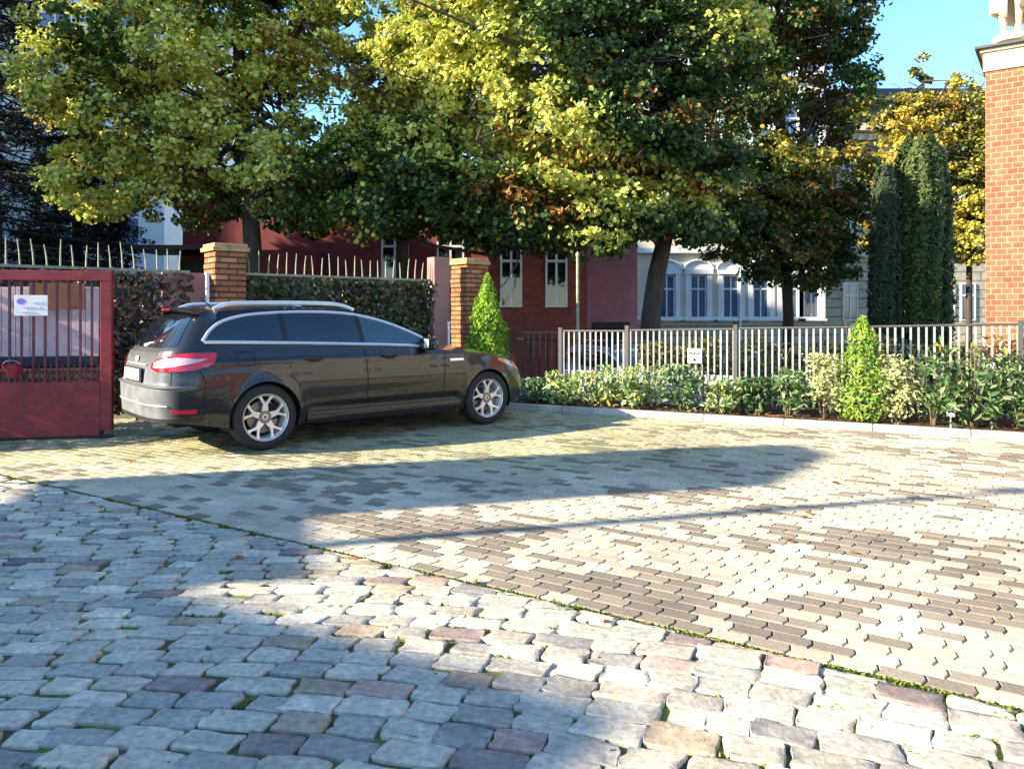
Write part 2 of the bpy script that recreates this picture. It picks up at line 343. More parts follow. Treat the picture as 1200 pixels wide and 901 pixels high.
# moss and grass along the seam and in the joints
mb = MB(); mb.grid([[(x, yy, -.0105) for yy in (0, bline(x)*.5, bline(x)-.004)] for x in np.linspace(-8.5, 5.4, 30)]); tag(mb.build('joint_bed', M['jointbed']), kind='structure')
def build_moss():
    pts = []
    for k in range(9000):
        x = rng.uniform(-7, 5); pts.append((x, bline(x)-.003+rng.normal()*.009, rng.uniform(-.010, .004)))
    for k in range(900):
        x = rng.uniform(-4.5, 3.0); y = rng.uniform(1.6, max(bline(x)-.05, 1.7))
        if rng.random() > .5+.3*math.sin(x*1.7+y*2.1): continue
        for q in range(rng.integers(6, 26)): pts.append((x+rng.normal()*.045, y+rng.normal()*.010, rng.uniform(-.012, -.001)))
    P = np.array(pts)
    tag(leaf_mesh('moss', P, np.full(len(P), .017), pick([(.10,.17,.012), (.16,.22,.02), (.06,.10,.015), (.22,.24,.04)], len(P)), M['moss'], nbias=np.array([0, 0, .5])), kind='stuff')
build_moss()
# bed: kerb, soil, plinth
mb = MB()
for i in range(-9, 5):
    mb.box(kp(i*1.0, .0, .015), (.99, .09, .12), KANG)
tag(mb.build('kerb', M['kerb'], bevel=.008), kind='structure')
mb = MB(); n1 = [[(lambda p: (p.x, p.y, .01+.05*math.sin(min(max((o-.05)/1.9, 0), 1)*math.pi)+.012*random.random()))(kp(t, o)) for o in np.linspace(.045, 2.2, 12)] for t in np.linspace(-8.5, 4.5, 80)]
mb.grid(n1); tag(mb.build('soil', M['soil'], smooth=True), kind='structure')
# ------------------------------------------------------------------ estate car
def interp(x, tab): return float(np.interp(x, [t[0] for t in tab], [t[1] for t in tab]))
def sm(x, tab):  # smooth (catmull-rom) interpolation of a table
    X = [t[0] for t in tab]; Y = [t[1] for t in tab]; n = len(X)
    if x <= X[0]: return Y[0]
    if x >= X[-1]: return Y[-1]
    i = int(np.searchsorted(X, x, side='right'))-1; h = X[i+1]-X[i]; t = (x-X[i])/h
    m0 = (Y[i+1]-Y[max(i-1, 0)])/(X[i+1]-X[max(i-1, 0)]); m1 = (Y[min(i+2, n-1)]-Y[i])/(X[min(i+2, n-1)]-X[i])
    return (2*t**3-3*t*t+1)*Y[i]+(t**3-2*t*t+t)*h*m0+(-2*t**3+3*t*t)*Y[i+1]+(t**3-t*t)*h*m1
OC = [(-1.03,0),(-1.025,.35),(-.995,.60),(-.92,.76),(-.78,.855),(-.55,.905),(-.2,.928),(.5,.938),(1.4,.943),(2.2,.938),(2.8,.925),(3.15,.90),(3.40,.83),(3.58,.70),(3.70,.50),(3.76,.25),(3.78,0)]
_d = [0]
for a, b in zip(OC, OC[1:]): _d.append(_d[-1]+math.hypot(b[0]-a[0], b[1]-a[1]))
_ss = np.linspace(0, _d[-1], 900)
_x = np.array([sm(s, list(zip(_d, [o[0] for o in OC]))) for s in _ss]); _y = np.array([sm(s, list(zip(_d, [o[1] for o in OC]))) for s in _ss]); _y = np.maximum(_y, 0)
SMAX = _d[-1]
def s_of_x(x):
    return float(np.interp(x, _x, _ss))
WY = [(.15,.93),(.24,.955),(.34,.968),(.42,.985),(.55,.997),(.66,1.0),(.78,.993),(.88,.975),(.96,.955),(1.05,.925),(1.15,.90)]
DR = [(.15,.10),(.28,.03),(.36,.01),(.42,.008),(.50,.0),(.62,-.005),(.675,.0),(.70,.025),(.80,.035),(.92,.06),(1.0,.09),(1.1,.13)]
DF = [(.15,-.10),(.25,-.03),(.4,0),(.55,-.02),(.65,-.06),(.72,-.12),(.80,-.22),(.9,-.36)]
RW, FW, WR, WZ = 0.0, 2.85, .365, .335
def surf(s, z, off=0.0):
    x0 = float(np.interp(s, _ss, _x)); y0 = float(np.interp(s, _ss, _y))
    s2 = min(s+.01, SMAX); s1 = max(s-.01, 0)
    tx = np.interp(s2, _ss, _x)-np.interp(s1, _ss, _x); ty = np.interp(s2, _ss, _y)-np.interp(s1, _ss, _y)
    l = math.hypot(tx, ty)+1e-9; nx, ny = -ty/l, tx/l
    wr = min(max((-.45-x0)/.45, 0), 1); wf = min(max((x0-2.7)/.9, 0), 1)
    x = x0+sm(z, DR)*wr+sm(z, DF)*wf*wf; y = y0*sm(z, WY)
    for wc in (RW, FW):      # flared arches
        d = math.hypot(x0-wc, z-WZ)-WR
        if -.03 < d < .12 and ny > .5: y += .016*(1-abs(max(d, 0))/.12)**2
    # shoulder crease
    y += .010*math.exp(-((z-.90)/.025)**2)*ny*(1 if -.6 < x0 < 3.1 else 0)
    y -= .010*math.exp(-((z-.40)/.035)**2)*max(ny, 0)*(1 if .45 < x0 < 2.4 else 0)
    return (x+nx*off, y+ny*off, z)
def zb(x0):
    z = sm(x0, [(-1.1,.345),(-.8,.33),(-.42,.27),(.42,.23),(2.4,.23),(3.3,.235),(3.8,.24)])
    for wc in (RW, FW):
        if abs(x0-wc) < WR: z = max(z, WZ+math.sqrt(max(WR*WR-(x0-wc)**2, 0)))
    return z
def zt(x0): return sm(x0, [(-1.05,1.0),(-.95,1.02),(-.75,1.07),(-.5,1.075),(0,1.06),(.8,1.03),(1.6,.995),(2.05,.965),(2.5,.925),(3.0,.86),(3.35,.79),(3.6,.72),(3.78,.68)])
def side(x, z, off=0): return surf(s_of_x(x), z, off)
def ybelt(x0): return surf(s_of_x(x0), zt(x0))[1]
def gh(x, z, off=0.0):
    h = z-zt(x); y = ybelt(x)-.012-.36*h-.55*h*h; n = Vector((0, 1, .36+1.1*h)).normalized()
    return (x, y+off*n.y, z+off*n.z)
def make_car(paint, lowpaint):
    root = bpy.data.objects.new('estate_car', None); COL.objects.link(root)
    ss = set(np.linspace(0, s_of_x(-.5), 22)) | set(np.linspace(s_of_x(3.2), SMAX, 22))
    for x in np.arange(-.5, 3.21, .055): ss.add(s_of_x(x))
    for wc in (RW, FW):
        for a in np.linspace(0, math.pi, 33):
            ss.add(s_of_x(wc+WR*math.cos(a)*.9995))
        ss.add(s_of_x(wc+WR+.003)); ss.add(s_of_x(wc-WR-.003))
    ss = sorted(ss); ss = [s for i, s in enumerate(ss) if i == 0 or s-ss[i-1] > 1e-4]
    NV = 30; G = []
    for s in ss:
        x0 = float(np.interp(s, _ss, _x)); a, b = zb(x0), zt(x0)
        G.append([surf(s, a+(b-a)*v) for v in np.linspace(0, 1, NV)])
    mb = MB(); mb.grid(G)
    # inward lip along the bottom edge
    mb.grid([[g[0], (g[0][0]*.99+.012, g[0][1]-.035 if g[0][1] > .06 else g[0][1], g[0][2]+.002)] for g in G])
    top = [(s, g[-1]) for s, g in zip(ss, G)]
    # hood
    hs = [s for s in ss if float(np.interp(s, _ss, _x)) >= 2.05]; H = []
    for s in hs:
        p = surf(s, zt(float(np.interp(s, _ss, _x)))); row = []
        xc = p[0] if p[0] < 3.0 else p[0]; prof = sm(p[0], [(2.0,.055),(2.6,.075),(3.1,.08),(3.4,.06),(3.7,.01)])
        for k in np.linspace(0, 1, 10):
            row.append((p[0]+(.30*(1-p[1]/.9) if p[0] < 2.1 else 0), p[1]*(1-k), p[2]+prof*(1-(1-k)**2.2)))
        H.append(row)
    mb.grid(H)
    # greenhouse
    RT = [(-.60,0,1.435),(-.595,.40,1.425),(-.56,.545,1.405)]
    B = []; T = []
    rs = [s for s in ss if float(np.interp(s, _ss, _x)) <= -.62]
    for s in rs:
        x0 = float(np.interp(s, _ss, _x)); p = surf(s, zt(x0)); B.append((p[0]+.012, p[1]*.985, p[2]))
        u = s/rs[-1]; T.append((sm(u, [(0,-.56),(.5,-.55),(.8,-.52),(1,-.42)]), sm(u, [(0,0),(.5,.33),(.8,.52),(1,.60)]), sm(u, [(0,1.44),(.5,1.432),(.8,1.415),(1,1.405)])))
    nrear = len(B)
    def ztop(x): return sm(x, [(-.6,1.37),(-.42,1.405),(0,1.428),(.4,1.437),(.8,1.435),(1.05,1.42)])
    for x in np.linspace(-.55, 2.05, 44):
        p = gh(x, zt(x)); B.append(p); u = (x+.55)/2.6; xt = -.40+u*1.47
        z = ztop(xt); y = gh(min(xt, 2), z)[1]; T.append((xt, y, z))
    nside = len(B)
    for u in np.linspace(.08, 1, 12):
        y = .845*(1-u); B.append((2.05+.38*(1-(1-u)**2), y*.98, .97+.07*u)); T.append((1.07+.14*(1-(1-u)**2), T[nside-1][1]*(1-u), 1.42+.025*(1-(1-u)**2)))
    GG = []
    for i, (b, t) in enumerate(zip(B, T)):
        row = []
        for v in np.linspace(0, 1, 14):
            x = b[0]+(t[0]-b[0])*v; y = b[1]+(t[1]-b[1])*v; z = b[2]+(t[2]-b[2])*v
            if nrear <= i < nside:
                xb = float(np.interp(i, [nrear, nside-1], [0, 1])); z += .22*max(xb-.45, 0)*v*(1-v)
                y = gh(min(x, 2.05), z)[1]
            elif i >= nside:
                k = (i-nside)/12; z += .12*(1-.3*k)*v*(1-v)
            else:
                x -= .10*v*(1-v); y += .05*v*(1-v)*(i/nrear)
            row.append((x, y, z))
        GG.append(row)
    mb.grid(GG)
    # roof
    RR = []
    for i in range(0, len(T)):
        t = T[i]; RR.append([(t[0]+(.10*(k)*(1-k) if False else 0), t[1]*(1-k), t[2]+.035*min(1, t[1]/.55)*(1-(1-k)**2)) for k in np.linspace(0, 1, 8)])
    mb.grid(RR)
    mb.mirror(); mb.build('body', paint, root, smooth=True, merge=.0015, ang=32)
    # dark underbody and wheel housings
    u = MB(); u.box((1.38, 0, .38), (4.3, 1.10, .24)); u.box((1.43, 0, .43), (1.95, 1.66, .34)); u.box((-.70, 0, .50), (.42, 1.3, .24)); u.box((3.38, 0, .40), (.40, 1.3, .3))
    for wc in (RW, FW):
        for sgn in (-1, 1):
            P = [[(wc+(WR+.0)*math.cos(a), sgn*y, WZ+(WR)*math.sin(a)) for y in (.55, .905)] for a in np.linspace(-.35, math.pi+.35, 26)]
            u.grid(P)
    u.build('underbody', M['seam'], root)
    def panel(name, fn, u0, u1, lo, hi, nu, nv, off, m, both=True, parent=None, smooth=True, rim=0):
        P = []
        for a in np.linspace(u0, u1, nu):
            l, h = (lo(a) if callable(lo) else lo), (hi(a) if callable(hi) else hi)
            P.append([fn(a, l+(h-l)*v, off) for v in np.linspace(0, 1, nv)])
        q = MB(); q.grid(P)
        # edge skirt so the panel has thickness
        ring = [P[i][0] for i in range(nu)]+[P[-1][j] for j in range(1, nv)]+[P[i][-1] for i in range(nu-2, -1, -1)]+[P[0][j] for j in range(nv-2, 0, -1)]
        cx = np.mean([p[1] for p in ring]); ring2 = [(p[0], p[1]*(1-.012), p[2]) for p in ring]
        q.grid([[a_, b_] for a_, b_ in zip(ring+ring[:1], ring2+ring2[:1])])
        out = []
        q2 = MB(); q2.v = [(x, -y, z) for x, y, z in q.v]; q2.f = [f[::-1] for f in q.f]; q2.c = q.c
        out.append(q2.build(name, m, parent or root, smooth=smooth))
        if both: out.append(q.build(name, m, parent or root, smooth=smooth))
        return out
    # side glass
    ZH = [(-.585,1.115),(-.52,1.20),(-.40,1.285),(-.20,1.345),(0,1.372),(.4,1.392),(.8,1.390),(1.1,1.365),(1.4,1.30),(1.7,1.195),(1.9,1.10),(2.0,1.025)]
    zl = lambda x: zt(x)+.030
    zh = lambda x: max(sm(x, ZH), zl(x)+.004)
    for (a, b, m, nm) in ((-.585,.205,M['glass'],'rear_quarter_window'),(.265,1.095,M['glass'],'rear_door_window'),(1.155,1.98,M['tint'],'front_door_window')):
        panel(nm, gh, a, b, zl, zh, 24, 8, .004, m)
    for (a, b) in ((.205,.265),(1.095,1.155)): panel('window_pillar', gh, a, b, zl, zh, 3, 8, .0035, M['black'])
    # chrome surround
    for sg in (-1, 1):
        pts = [gh(x, zl(x)-.004, .008) for x in np.linspace(-.57, 1.98, 40)]
        pts2 = [gh(x, zh(x)+.006, .008) for x in np.concatenate([np.linspace(-.59, -.3, 14), np.linspace(-.25, 2.0, 40)])]
        q = MB(); q.tube([(x, sg*y, z) for x, y, z in pts], .018, 6); q.tube([(x, sg*y, z) for x, y, z in pts2], .016, 6)
        q.tube([(x, sg*y, z) for x, y, z in [gh(-.57, zl(-.57)-.004, .008), gh(-.597, zl(-.57)+.03, .008), gh(-.59, zh(-.585)+.004, .008)]], .0125, 6)
        q.build('chrome_strip', M['chrome'], root, smooth=True)
        # roof rail
        rp = [(x, sg*(gh(x, sm(x, [(-.42,1.41),(0,1.43),(.8,1.437),(1.1,1.425)]))[1]-.05), sm(x, [(-.42,1.425),(-.30,1.475),(-.1,1.49),(.5,1.498),(.9,1.49),(1.05,1.465),(1.15,1.425)])) for x in np.linspace(-.42, 1.15, 26)]
        q = MB(); q.tube(rp, .024, 8); q.build('roof_rail', M['chrome'], root, smooth=True)
    # rear glass
    def rg(a, v, off):
        i = a*(nrear-1); k = int(min(i, nrear-2)); f = i-k; p = np.array(GG[k]); q = np.array(GG[k+1]); r = p*(1-f)+q*f
        z = v*13; j = int(min(z, 12)); g = z-j; o = r[j]*(1-g)+r[j+1]*g
        c = np.array([.4, 0, .9]); d = o-c; d[2] *= .3; d /= np.linalg.norm(d); return tuple(o+d*off)
    for sg in (-1, 1):
        P = [[(lambda p: (p[0], sg*p[1], p[2]))(rg(a, v, .006)) for v in np.linspace(.10, .93, 9)] for a in np.linspace(0, .74, 16)]
        if sg == -1: Pm = P
        else: Pp = P
    q = MB(); q.grid(Pm); q.grid(Pp); q.build('rear_window', M['glass'], root, smooth=True, merge=.001)
    q = MB()
    Pw = []
    for i in range(nside, len(GG)): Pw.append([tuple(np.array(GG[i][j])+np.array([.005, 0, .006])) for j in range(1, 13)])
    q.grid(Pw); q.mirror(); q.build('windscreen', M['glass'], root, smooth=True, merge=.001)
    # spoiler
    q = MB(); sp = []
    for u in np.linspace(-1, 1, 15):
        y = .56*u; xe = -.70+.07*u*u; z0 = 1.438-.03*u*u
        sp.append([(xe+.20, y, z0+.014), (xe+.02, y, z0+.004), (xe, y, z0-.012), (xe+.015, y, z0-.034), (xe+.17, y, z0-.035)])
    q.grid([s_+[s_[0]] for s_ in sp]); q.add(sp[0], [(0,1,2,3,4)]); q.add(sp[-1], [(0,1,2,3,4)])
    o = q.build('roof_spoiler', paint, root, smooth=True, ang=40)
    MB().box((-.704, 0, 1.424), (.012, .26, .018)).build('brake_light', M['red_lens'], o)
    # tail lights
    sC = s_of_x(-.48)
    lo = lambda s: interp(s, [(.50,.85),(.62,.822),(1.02,.836),(1.22,.895),(sC,.99)])
    hi = lambda s: interp(s, [(.50,.90),(.62,.955),(.85,.995),(1.0,1.005),(1.2,1.005),(sC,.994)])
    for o in panel('tail_light', surf, .50, sC, lo, hi, 26, 5, .012, M['red_lens']):
        sg = -1 if o.data.vertices[0].co.y < 0 else 1
        P = [[(lambda p: (p[0], sg*p[1], p[2]))(surf(s, lo(s)+(hi(s)-lo(s))*(.54+(v-.5)*min(1, max(.06, (1.16-s)/.34))), .0165)) for v in (.22, .5, .78)] for s in np.linspace(.55, 1.15, 16)]
        q = MB(); q.grid(P); q.build('clear_lens', M['clear_lens'], o, smooth=True)
    panel('rear_reflector', surf, .84, 1.06, .425, .462, 8, 3, .008, M['red_lens'])
    # rear details: bumper chrome edge, lower dark valance, plate, tailgate gap
    def band(name, s0, s1, z0, z1, off, m, n=30):
        P = []
        for s in np.linspace(-s1, s1, n*2) if s0 == 0 else np.linspace(s0, s1, n):
            r_ = []
            for zz, oo in ((z0, -.004), (z0, off), (z1, off), (z1, -.004)):
                p = surf(abs(s), zz, oo); r_.append((p[0], math.copysign(p[1], s) if s else 0, p[2]))
            P.append(r_)
        q = MB(); q.grid(P); return q.build(name, m, root, smooth=True, ang=40)
    band('bumper_ledge', 0, 1.02, .672, .690, .022, M['palepaint'])
    band('bumper_trim', 0, .80, .492, .506, .010, M['chrome'])
    band('rear_valance', 0, 1.12, .338, .375, .006, M['black'])
    band('tailgate_chrome', 0, .36, .872, .884, .012, M['chrome'])
    q = MB(); q.box((-1.018, 0, .775), (.012, .60, .15)); q.build('plate_recess', M['black'], root, bevel=.004)
    q = MB(); q.box((-1.029, 0, .775), (.01, .52, .112)); q.build('number_plate', M['plate'], root, bevel=.002)
    q = MB(); q.lathe([(0, -.006), (.03, -.006), (.036, 0), (.03, .006), (0, .006)], 24, 'y'); q.v = [(y_-.982, x_*1.6, z_+.925) for x_, y_, z_ in q.v]; q.build('badge', M['chrome'], root, smooth=True)
    q = MB(); q.tube([(-.90, .02, 1.06), (-.875, -.10, 1.085), (-.845, -.34, 1.105)], [.014, .010, .006], 6); q.tube([(-.845, -.40, 1.11), (-.86, .05, 1.10)], .007, 6); q.build('rear_wiper', M['plate'], root, smooth=True)
    for y in (-.60, ):
        q = MB(); q.lathe([(.020, -.06), (.025, -.06), (.026, .06), (.018, .06), (.018, -.06)], 20, 'y'); q.v = [(b_-.93, a_+y, c_+.325) for a_, b_, c_ in q.v]; q.build('exhaust_pipe', M['disc'], root, smooth=True)
    # gaps
    def gap(pts, sg, fn=side, w_=.0045):
        q = MB(); L_, R_ = [], []
        P = [Vector(p) for p in pts]
        for i, p in enumerate(P):
            d = (P[min(i+1, len(P)-1)]-P[max(i-1, 0)]).normalized(); n_ = Vector((-d.y, d.x))
            a, b = p+n_*w_, p-n_*w_; A, B_ = fn(a.x, a.y, .0015), fn(b.x, b.y, .0015)
            L_.append(((A[0], sg*A[1], A[2]), (B_[0], sg*B_[1], B_[2])))
        q.grid(L_); q.build('panel_gap', M['seam'], root)
    for sg in (-1, 1):
        gap([(1.125+.02*math.sin(k*3), z) for k, z in zip(np.linspace(0, 1, 20), np.linspace(.235, 1.0, 20))], sg)
        gap([(2.17+.05*(k-.5), z) for k, z in zip(np.linspace(0, 1, 20), np.linspace(.26, .94, 20))], sg)
        gap([(.40, .30), (.41, .42), (.40, .52), (.34, .66), (.27, .74), (.25, .85), (.26, 1.03)], sg)
        gap([(x, .262+.02*(x-1.2)*0) for x in np.linspace(.42, 2.2, 30)], sg, w_=.004)
        gap([(-.60, .70), (-.62, .76), (-.66, .84)], sg)
        gap([(-.60, z) for z in np.linspace(.36, .69, 8)], sg, w_=.0035)
    def sgap(pts, sg):
        q = MB(); L_ = []
        for s, z in pts:
            a = surf(s-.004, z, .002); b = surf(s+.004, z, .002); L_.append(((a[0], sg*a[1], a[2]), (b[0], sg*b[1], b[2])))
        q.grid(L_); q.build('panel_gap', M['seam'], root)
    for sg in (-1, 1): sgap([(.80, z) for z in np.linspace(.695, 1.0, 8)], sg)
    # handles, sill moulding, fuel flap, side marker
    for sg in (-1, 1):
        for x in (.42, 1.33):
            P = [Vector(side(x+dx, .915-.012*dx, o_)) for dx, o_ in ((-.005, .004), (.02, .032), (.11, .036), (.19, .032), (.215, .004))]
            q = MB(); q.tube([(p.x, sg*p.y, p.z) for p in P], [.012, .015, .017, .015, .012], 8); q.build('door_handle', paint, root, smooth=True)
            c = side(x+.1, .905, .001); q = MB(); q.lathe([(0, .004), (.05, .003), (.052, 0)], 20, 'y'); q.v = [(c[0]+a_*1.7, sg*(c[1]+b_-.002), c[2]+c_*.7) for a_, b_, c_ in q.v]; q.build('handle_recess', M['black'], root)
        for x in (2.36,):
            P = [[(lambda p: (p[0], sg*p[1], p[2]))(side(x+a, .835+b, .009)) for b in (-.014, .014)] for a in np.linspace(-.10, .10, 6)]
            q = MB(); q.grid(P); q.build('wing_vent', M['chrome'], root)
    f0 = [(lambda a: (-.20+.09*abs(math.cos(a))**.5*math.copysign(1, math.cos(a)), .93+.07*abs(math.sin(a))**.5*math.copysign(1, math.sin(a))))(a) for a in np.linspace(0, 2*math.pi, 40)]
    gap([(max(min(x, 5), -5), min(z, 1.04)) for x, z in f0], -1, w_=.003)
    # sill skirt
    for sg in (-1, 1):
        P = []
        for x in np.linspace(.44, 2.42, 40):
            P.append([(lambda p: (p[0], sg*p[1], p[2]))(side(x, z, o_)) for z, o_ in ((.23, 0), (.235, .014), (.30, .020), (.345, .012), (.36, 0))])
        q = MB(); q.grid(P); q.build('side_skirt', paint, root, smooth=True, ang=25)
    # mirrors
    for sg in (-1, 1):
        q = MB(); c = Vector((1.93, .985, 1.035)); prof = []
        rings = []
        for t, (ry, rz_) in zip(np.linspace(-.07, .11, 8), ((.095,.066),(.112,.078),(.115,.08),(.11,.078),(.10,.07),(.08,.056),(.05,.036),(.01,.008))):
            rings.append([(c.x+t+.02*math.cos(a), sg*(c.y+ry*math.copysign(abs(math.cos(a))**.7, math.cos(a))), c.z+rz_*math.copysign(abs(math.sin(a))**.7, math.sin(a))) for a in np.linspace(0, 2*math.pi, 21)])
        q.grid(rings); q.add(rings[0][:-1], [tuple(range(20))])
        q.tube([(1.93, sg*.84, .985), (1.94, sg*.93, 1.005)], [.035, .03], 8)
        o = q.build('door_mirror', paint, root, smooth=True)
        g = MB(); g.add([(c.x-.072, sg*(c.y+a), c.z+b) for a, b in ((-.085,-.05),(.085,-.05),(.09,.055),(-.085,.06))], [(0,1,2,3)]); g.build('mirror_glass', M['chrome'], o)
        g = MB(); g.tube([(c.x-.0, sg*(c.y+.06), c.z-.05), (c.x+.0, sg*(c.y+.112), c.z-.03)], .012, 6); g.build('indicator', M['amber'], o)
    # head lights, fog lights, grille
    lo = lambda s: interp(s, [(s_of_x(3.05), .80), (s_of_x(3.45), .66), (SMAX-.45, .60)])
    hi = lambda s: interp(s, [(s_of_x(3.05), .835), (s_of_x(3.45), .765), (SMAX-.45, .70)])
    panel('headlight', surf, s_of_x(3.05), SMAX-.45, lo, hi, 14, 5, .006, M['amber'])
    panel('fog_light', surf, SMAX-.62, SMAX-.50, .36, .44, 6, 3, .008, M['clear_lens'])
    band('front_grille', SMAX-.40, SMAX, .30, .55, .006, M['black'], 12)
    # antenna
    MB().tube([(-.25, 0, 1.462), (-.36, 0, 1.56)], [.008, .004], 6).build('antenna', M['black'], root)
    # wheels
    tyre = [(.225,-.105),(.262,-.112),(.305,-.110),(.328,-.096),(.334,-.07),(.335,-.03),(.335,.03),(.334,.07),(.328,.096),(.305,.110),(.262,.112),(.225,.105)]
    def wheel(x, sg):
        yc = sg*.805
        wl = bpy.data.objects.new('wheel', None); COL.objects.link(wl); wl.parent = root; wl.location = (x, yc, .335)
        q = MB(); q.lathe(tyre, 72, 'y', closed=True)
        for k in range(72):   # tread grooves read as blocks
            pass
        q.build('tyre', M['rubber'], wl, smooth=True, ang=50)
        o_ = lambda y: -abs(y) if sg < 0 else abs(y)
        q = MB(); q.lathe([(.222, o_(.100)), (.238, o_(.112)), (.240, o_(.104)), (.232, o_(.09)), (.218, o_(.085)), (.205, o_(.02)), (.205, -o_(.10)), (.22, -o_(.10)), (.222, o_(.100))], 72, 'y')
        r0 = R(17)+ (0 if sg < 0 else .3)
        for k in range(5):
            a0 = r0+k*2*math.pi/5+R(0)
            def P2(r, t, y): a = a0+t; return (r*math.cos(a), y, r*math.sin(a))
            def slab(pts, y0s, th=.03):
                top_ = [P2(r, t, o_(y)) for (r, t), y in zip(pts, y0s)]; bot = [P2(r*.995, t, o_(y-th)) for (r, t), y in zip(pts, y0s)]; m_ = len(pts)
                q.add(top_+bot, [tuple(range(m_)), tuple(range(m_, 2*m_))[::-1]]+[(i, i+m_, (i+1) % m_+m_, (i+1) % m_) for i in range(m_)])
            slab([(.02,-.6),(.068,-.52),(.125,-.19),(.142,0),(.125,.19),(.068,.52),(.02,.6)], [.078,.080,.090,.092,.090,.080,.078])
            for e in (-1, 1):
                slab([(.118,-.08*e),(.143,.0*e),(.178,.155*e),(.226,.215*e),(.226,.375*e),(.18,.27*e),(.122,.155*e)], [.0895,.0925,.096,.102,.102,.096,.0892])
        q.lathe([(0, o_(.088)), (.03, o_(.086)), (.034, o_(.075))], 20, 'y')
        q.build('rim', M['alloy'], wl, smooth=True, ang=25)
        q = MB(); q.lathe([(.03, o_(.02)), (.165, o_(.02)), (.165, o_(-.0)), (.03, o_(0))], 40, 'y'); q.build('brake_disc', M['disc'], wl)
        q = MB(); q.lathe([(0, -o_(.04)), (.204, -o_(.04)), (.204, -o_(.06))], 40, 'y'); q.build('inner_shadow_plate', M['seam'], wl)
        q = MB(); q.box((.10 if x < 1 else -.10, o_(.03), .05), (.10, .05, .16)); q.build('brake_caliper', M['seam'], wl)
        q = MB()
        for k in range(5):
            a = r0+(k+.5)*2*math.pi/5; q.lathe([(0, o_(.086)), (.010, o_(.085)), (.011, o_(.07))], 8, 'y', o=(.055*math.cos(a), 0, .055*math.sin(a)))
        q.lathe([(0, o_(.0905)), (.018, o_(.090)), (.02, o_(.084)), (.066, o_(.0825)), (.066, o_(.08))], 20, 'y'); q.build('wheel_bolts', M['disc'], wl)
    for x in (RW, FW):
        for sg in (-1, 1): wheel(x, sg)
    return root
def sunlit_dust(m):  # grey dust over the tail, doubling as painted sunlight on that face
    N = m.node_tree.nodes; L = m.node_tree.links; b = N['Principled BSDF']
    tc = N.new('ShaderNodeTexCoord'); sp = N.new('ShaderNodeSeparateXYZ'); L.new(tc.outputs['Object'], sp.inputs[0])
    mr = N.new('ShaderNodeMapRange'); mr.inputs[1].default_value = -.80; mr.inputs[2].default_value = -.97; L.new(sp.outputs[0], mr.inputs[0])
    mz = N.new('ShaderNodeMapRange'); mz.inputs[1].default_value = 1.15; mz.inputs[2].default_value = .75; mz.inputs[3].default_value = .15; L.new(sp.outputs[2], mz.inputs[0])
    n = N.new('ShaderNodeTexNoise'); n.inputs['Scale'].default_value = 7; n.inputs['Detail'].default_value = 8; L.new(tc.outputs['Object'], n.inputs[0])
    nm = N.new('ShaderNodeMapRange'); nm.inputs[1].default_value = .3; nm.inputs[2].default_value = .7; nm.inputs[3].default_value = .55; nm.inputs[4].default_value = .95; L.new(n.outputs[0], nm.inputs[0])
    a = N.new('ShaderNodeMath'); a.operation = 'MULTIPLY'; L.new(mr.outputs[0], a.inputs[0]); L.new(mz.outputs[0], a.inputs[1])
    c = N.new('ShaderNodeMath'); c.operation = 'MULTIPLY'; L.new(a.outputs[0], c.inputs[0]); L.new(nm.outputs[0], c.inputs[1])
    d = N.new('ShaderNodeBsdfDiffuse'); d.inputs[0].default_value = (.20, .21, .23, 1)
    ms = N.new('ShaderNodeMixShader'); L.new(c.outputs[0], ms.inputs[0]); L.new(b.outputs[0], ms.inputs[1]); L.new(d.outputs[0], ms.inputs[2]); L.new(ms.outputs[0], N['Material Output'].inputs[0])
sunlit_dust(M['paint'])
car = make_car(M['paint'], M['palepaint'])
CA = math.atan2(.642, .767)
car.location = (-3.07, 8.46, 0); car.rotation_euler = (0, 0, CA)
tag(car, 'dark metallic estate car with silver roof rails parked beside the ivy covered fence', 'car')
# ------------------------------------------------------------------ garden fence (pickets, posts, rail)
def bed_x(px, off): return kray(px, off)
FO = .90
def fence_panel(pxa, pxb, ztop_a, ztop_b, zbot, post_h, label, plinth=False, pxend=True, mat_=None):
    pa, ta = kray(pxa, FO); pb, tb = kray(pxb, FO)
    root = empty('metal_railing', pa, 0); tag(root, label, 'railing', 'railing panels behind the planted bed')
    L_ = lambda p: Vector(p)-Vector((pa.x, pa.y, 0))
    q = MB(); n = int((tb-ta-.06)/.088); zt_ = lambda t: ztop_a+(ztop_b-ztop_a)*(t-ta)/(tb-ta)
    for i in range(n+1):
        t = ta+.05+i*.088; c = L_(kp(t, FO, (zbot+zt_(t))/2)); q.box(c, (.024, .010, zt_(t)-zbot), KANG+R(8))
    q.build('pickets', M['picket'], root)
    q = MB(); q.tube([L_(kp(ta, FO, ztop_a)), L_(kp(tb, FO, ztop_b))], .016, 8); q.build('top_rail', M['rail'], root)
    q = MB(); q.tube([L_(kp(ta, FO+.014, zbot+.07)), L_(kp(tb, FO+.014, zbot+.07))], .013, 6); q.build('bottom_rail', M['rail'], root)
    q = MB(); q.box(L_(kp(ta, FO, post_h/2)), (.055, .055, post_h), KANG); q.box(L_(kp(ta, FO, post_h+.006)), (.065, .065, .012), KANG); q.build('post', M['rail'], root, bevel=.003)
    if plinth:
        q = MB(); q.box(L_(kp((ta+tb)/2, FO+.13, .24)), (tb-ta-.01, .10, .54), KANG); q.build('plinth', M['stone_grey'], root, bevel=.006)
    return root
M['stone_grey'] = mat('grey_concrete', (.36,.37,.39), .85, var=.15, vscale=5, bump=.003)
fence_panel(657, 735, 1.12, 1.13, .12, 1.16, 'short railing panel with pale pickets at the far left end above a grey plinth', True)
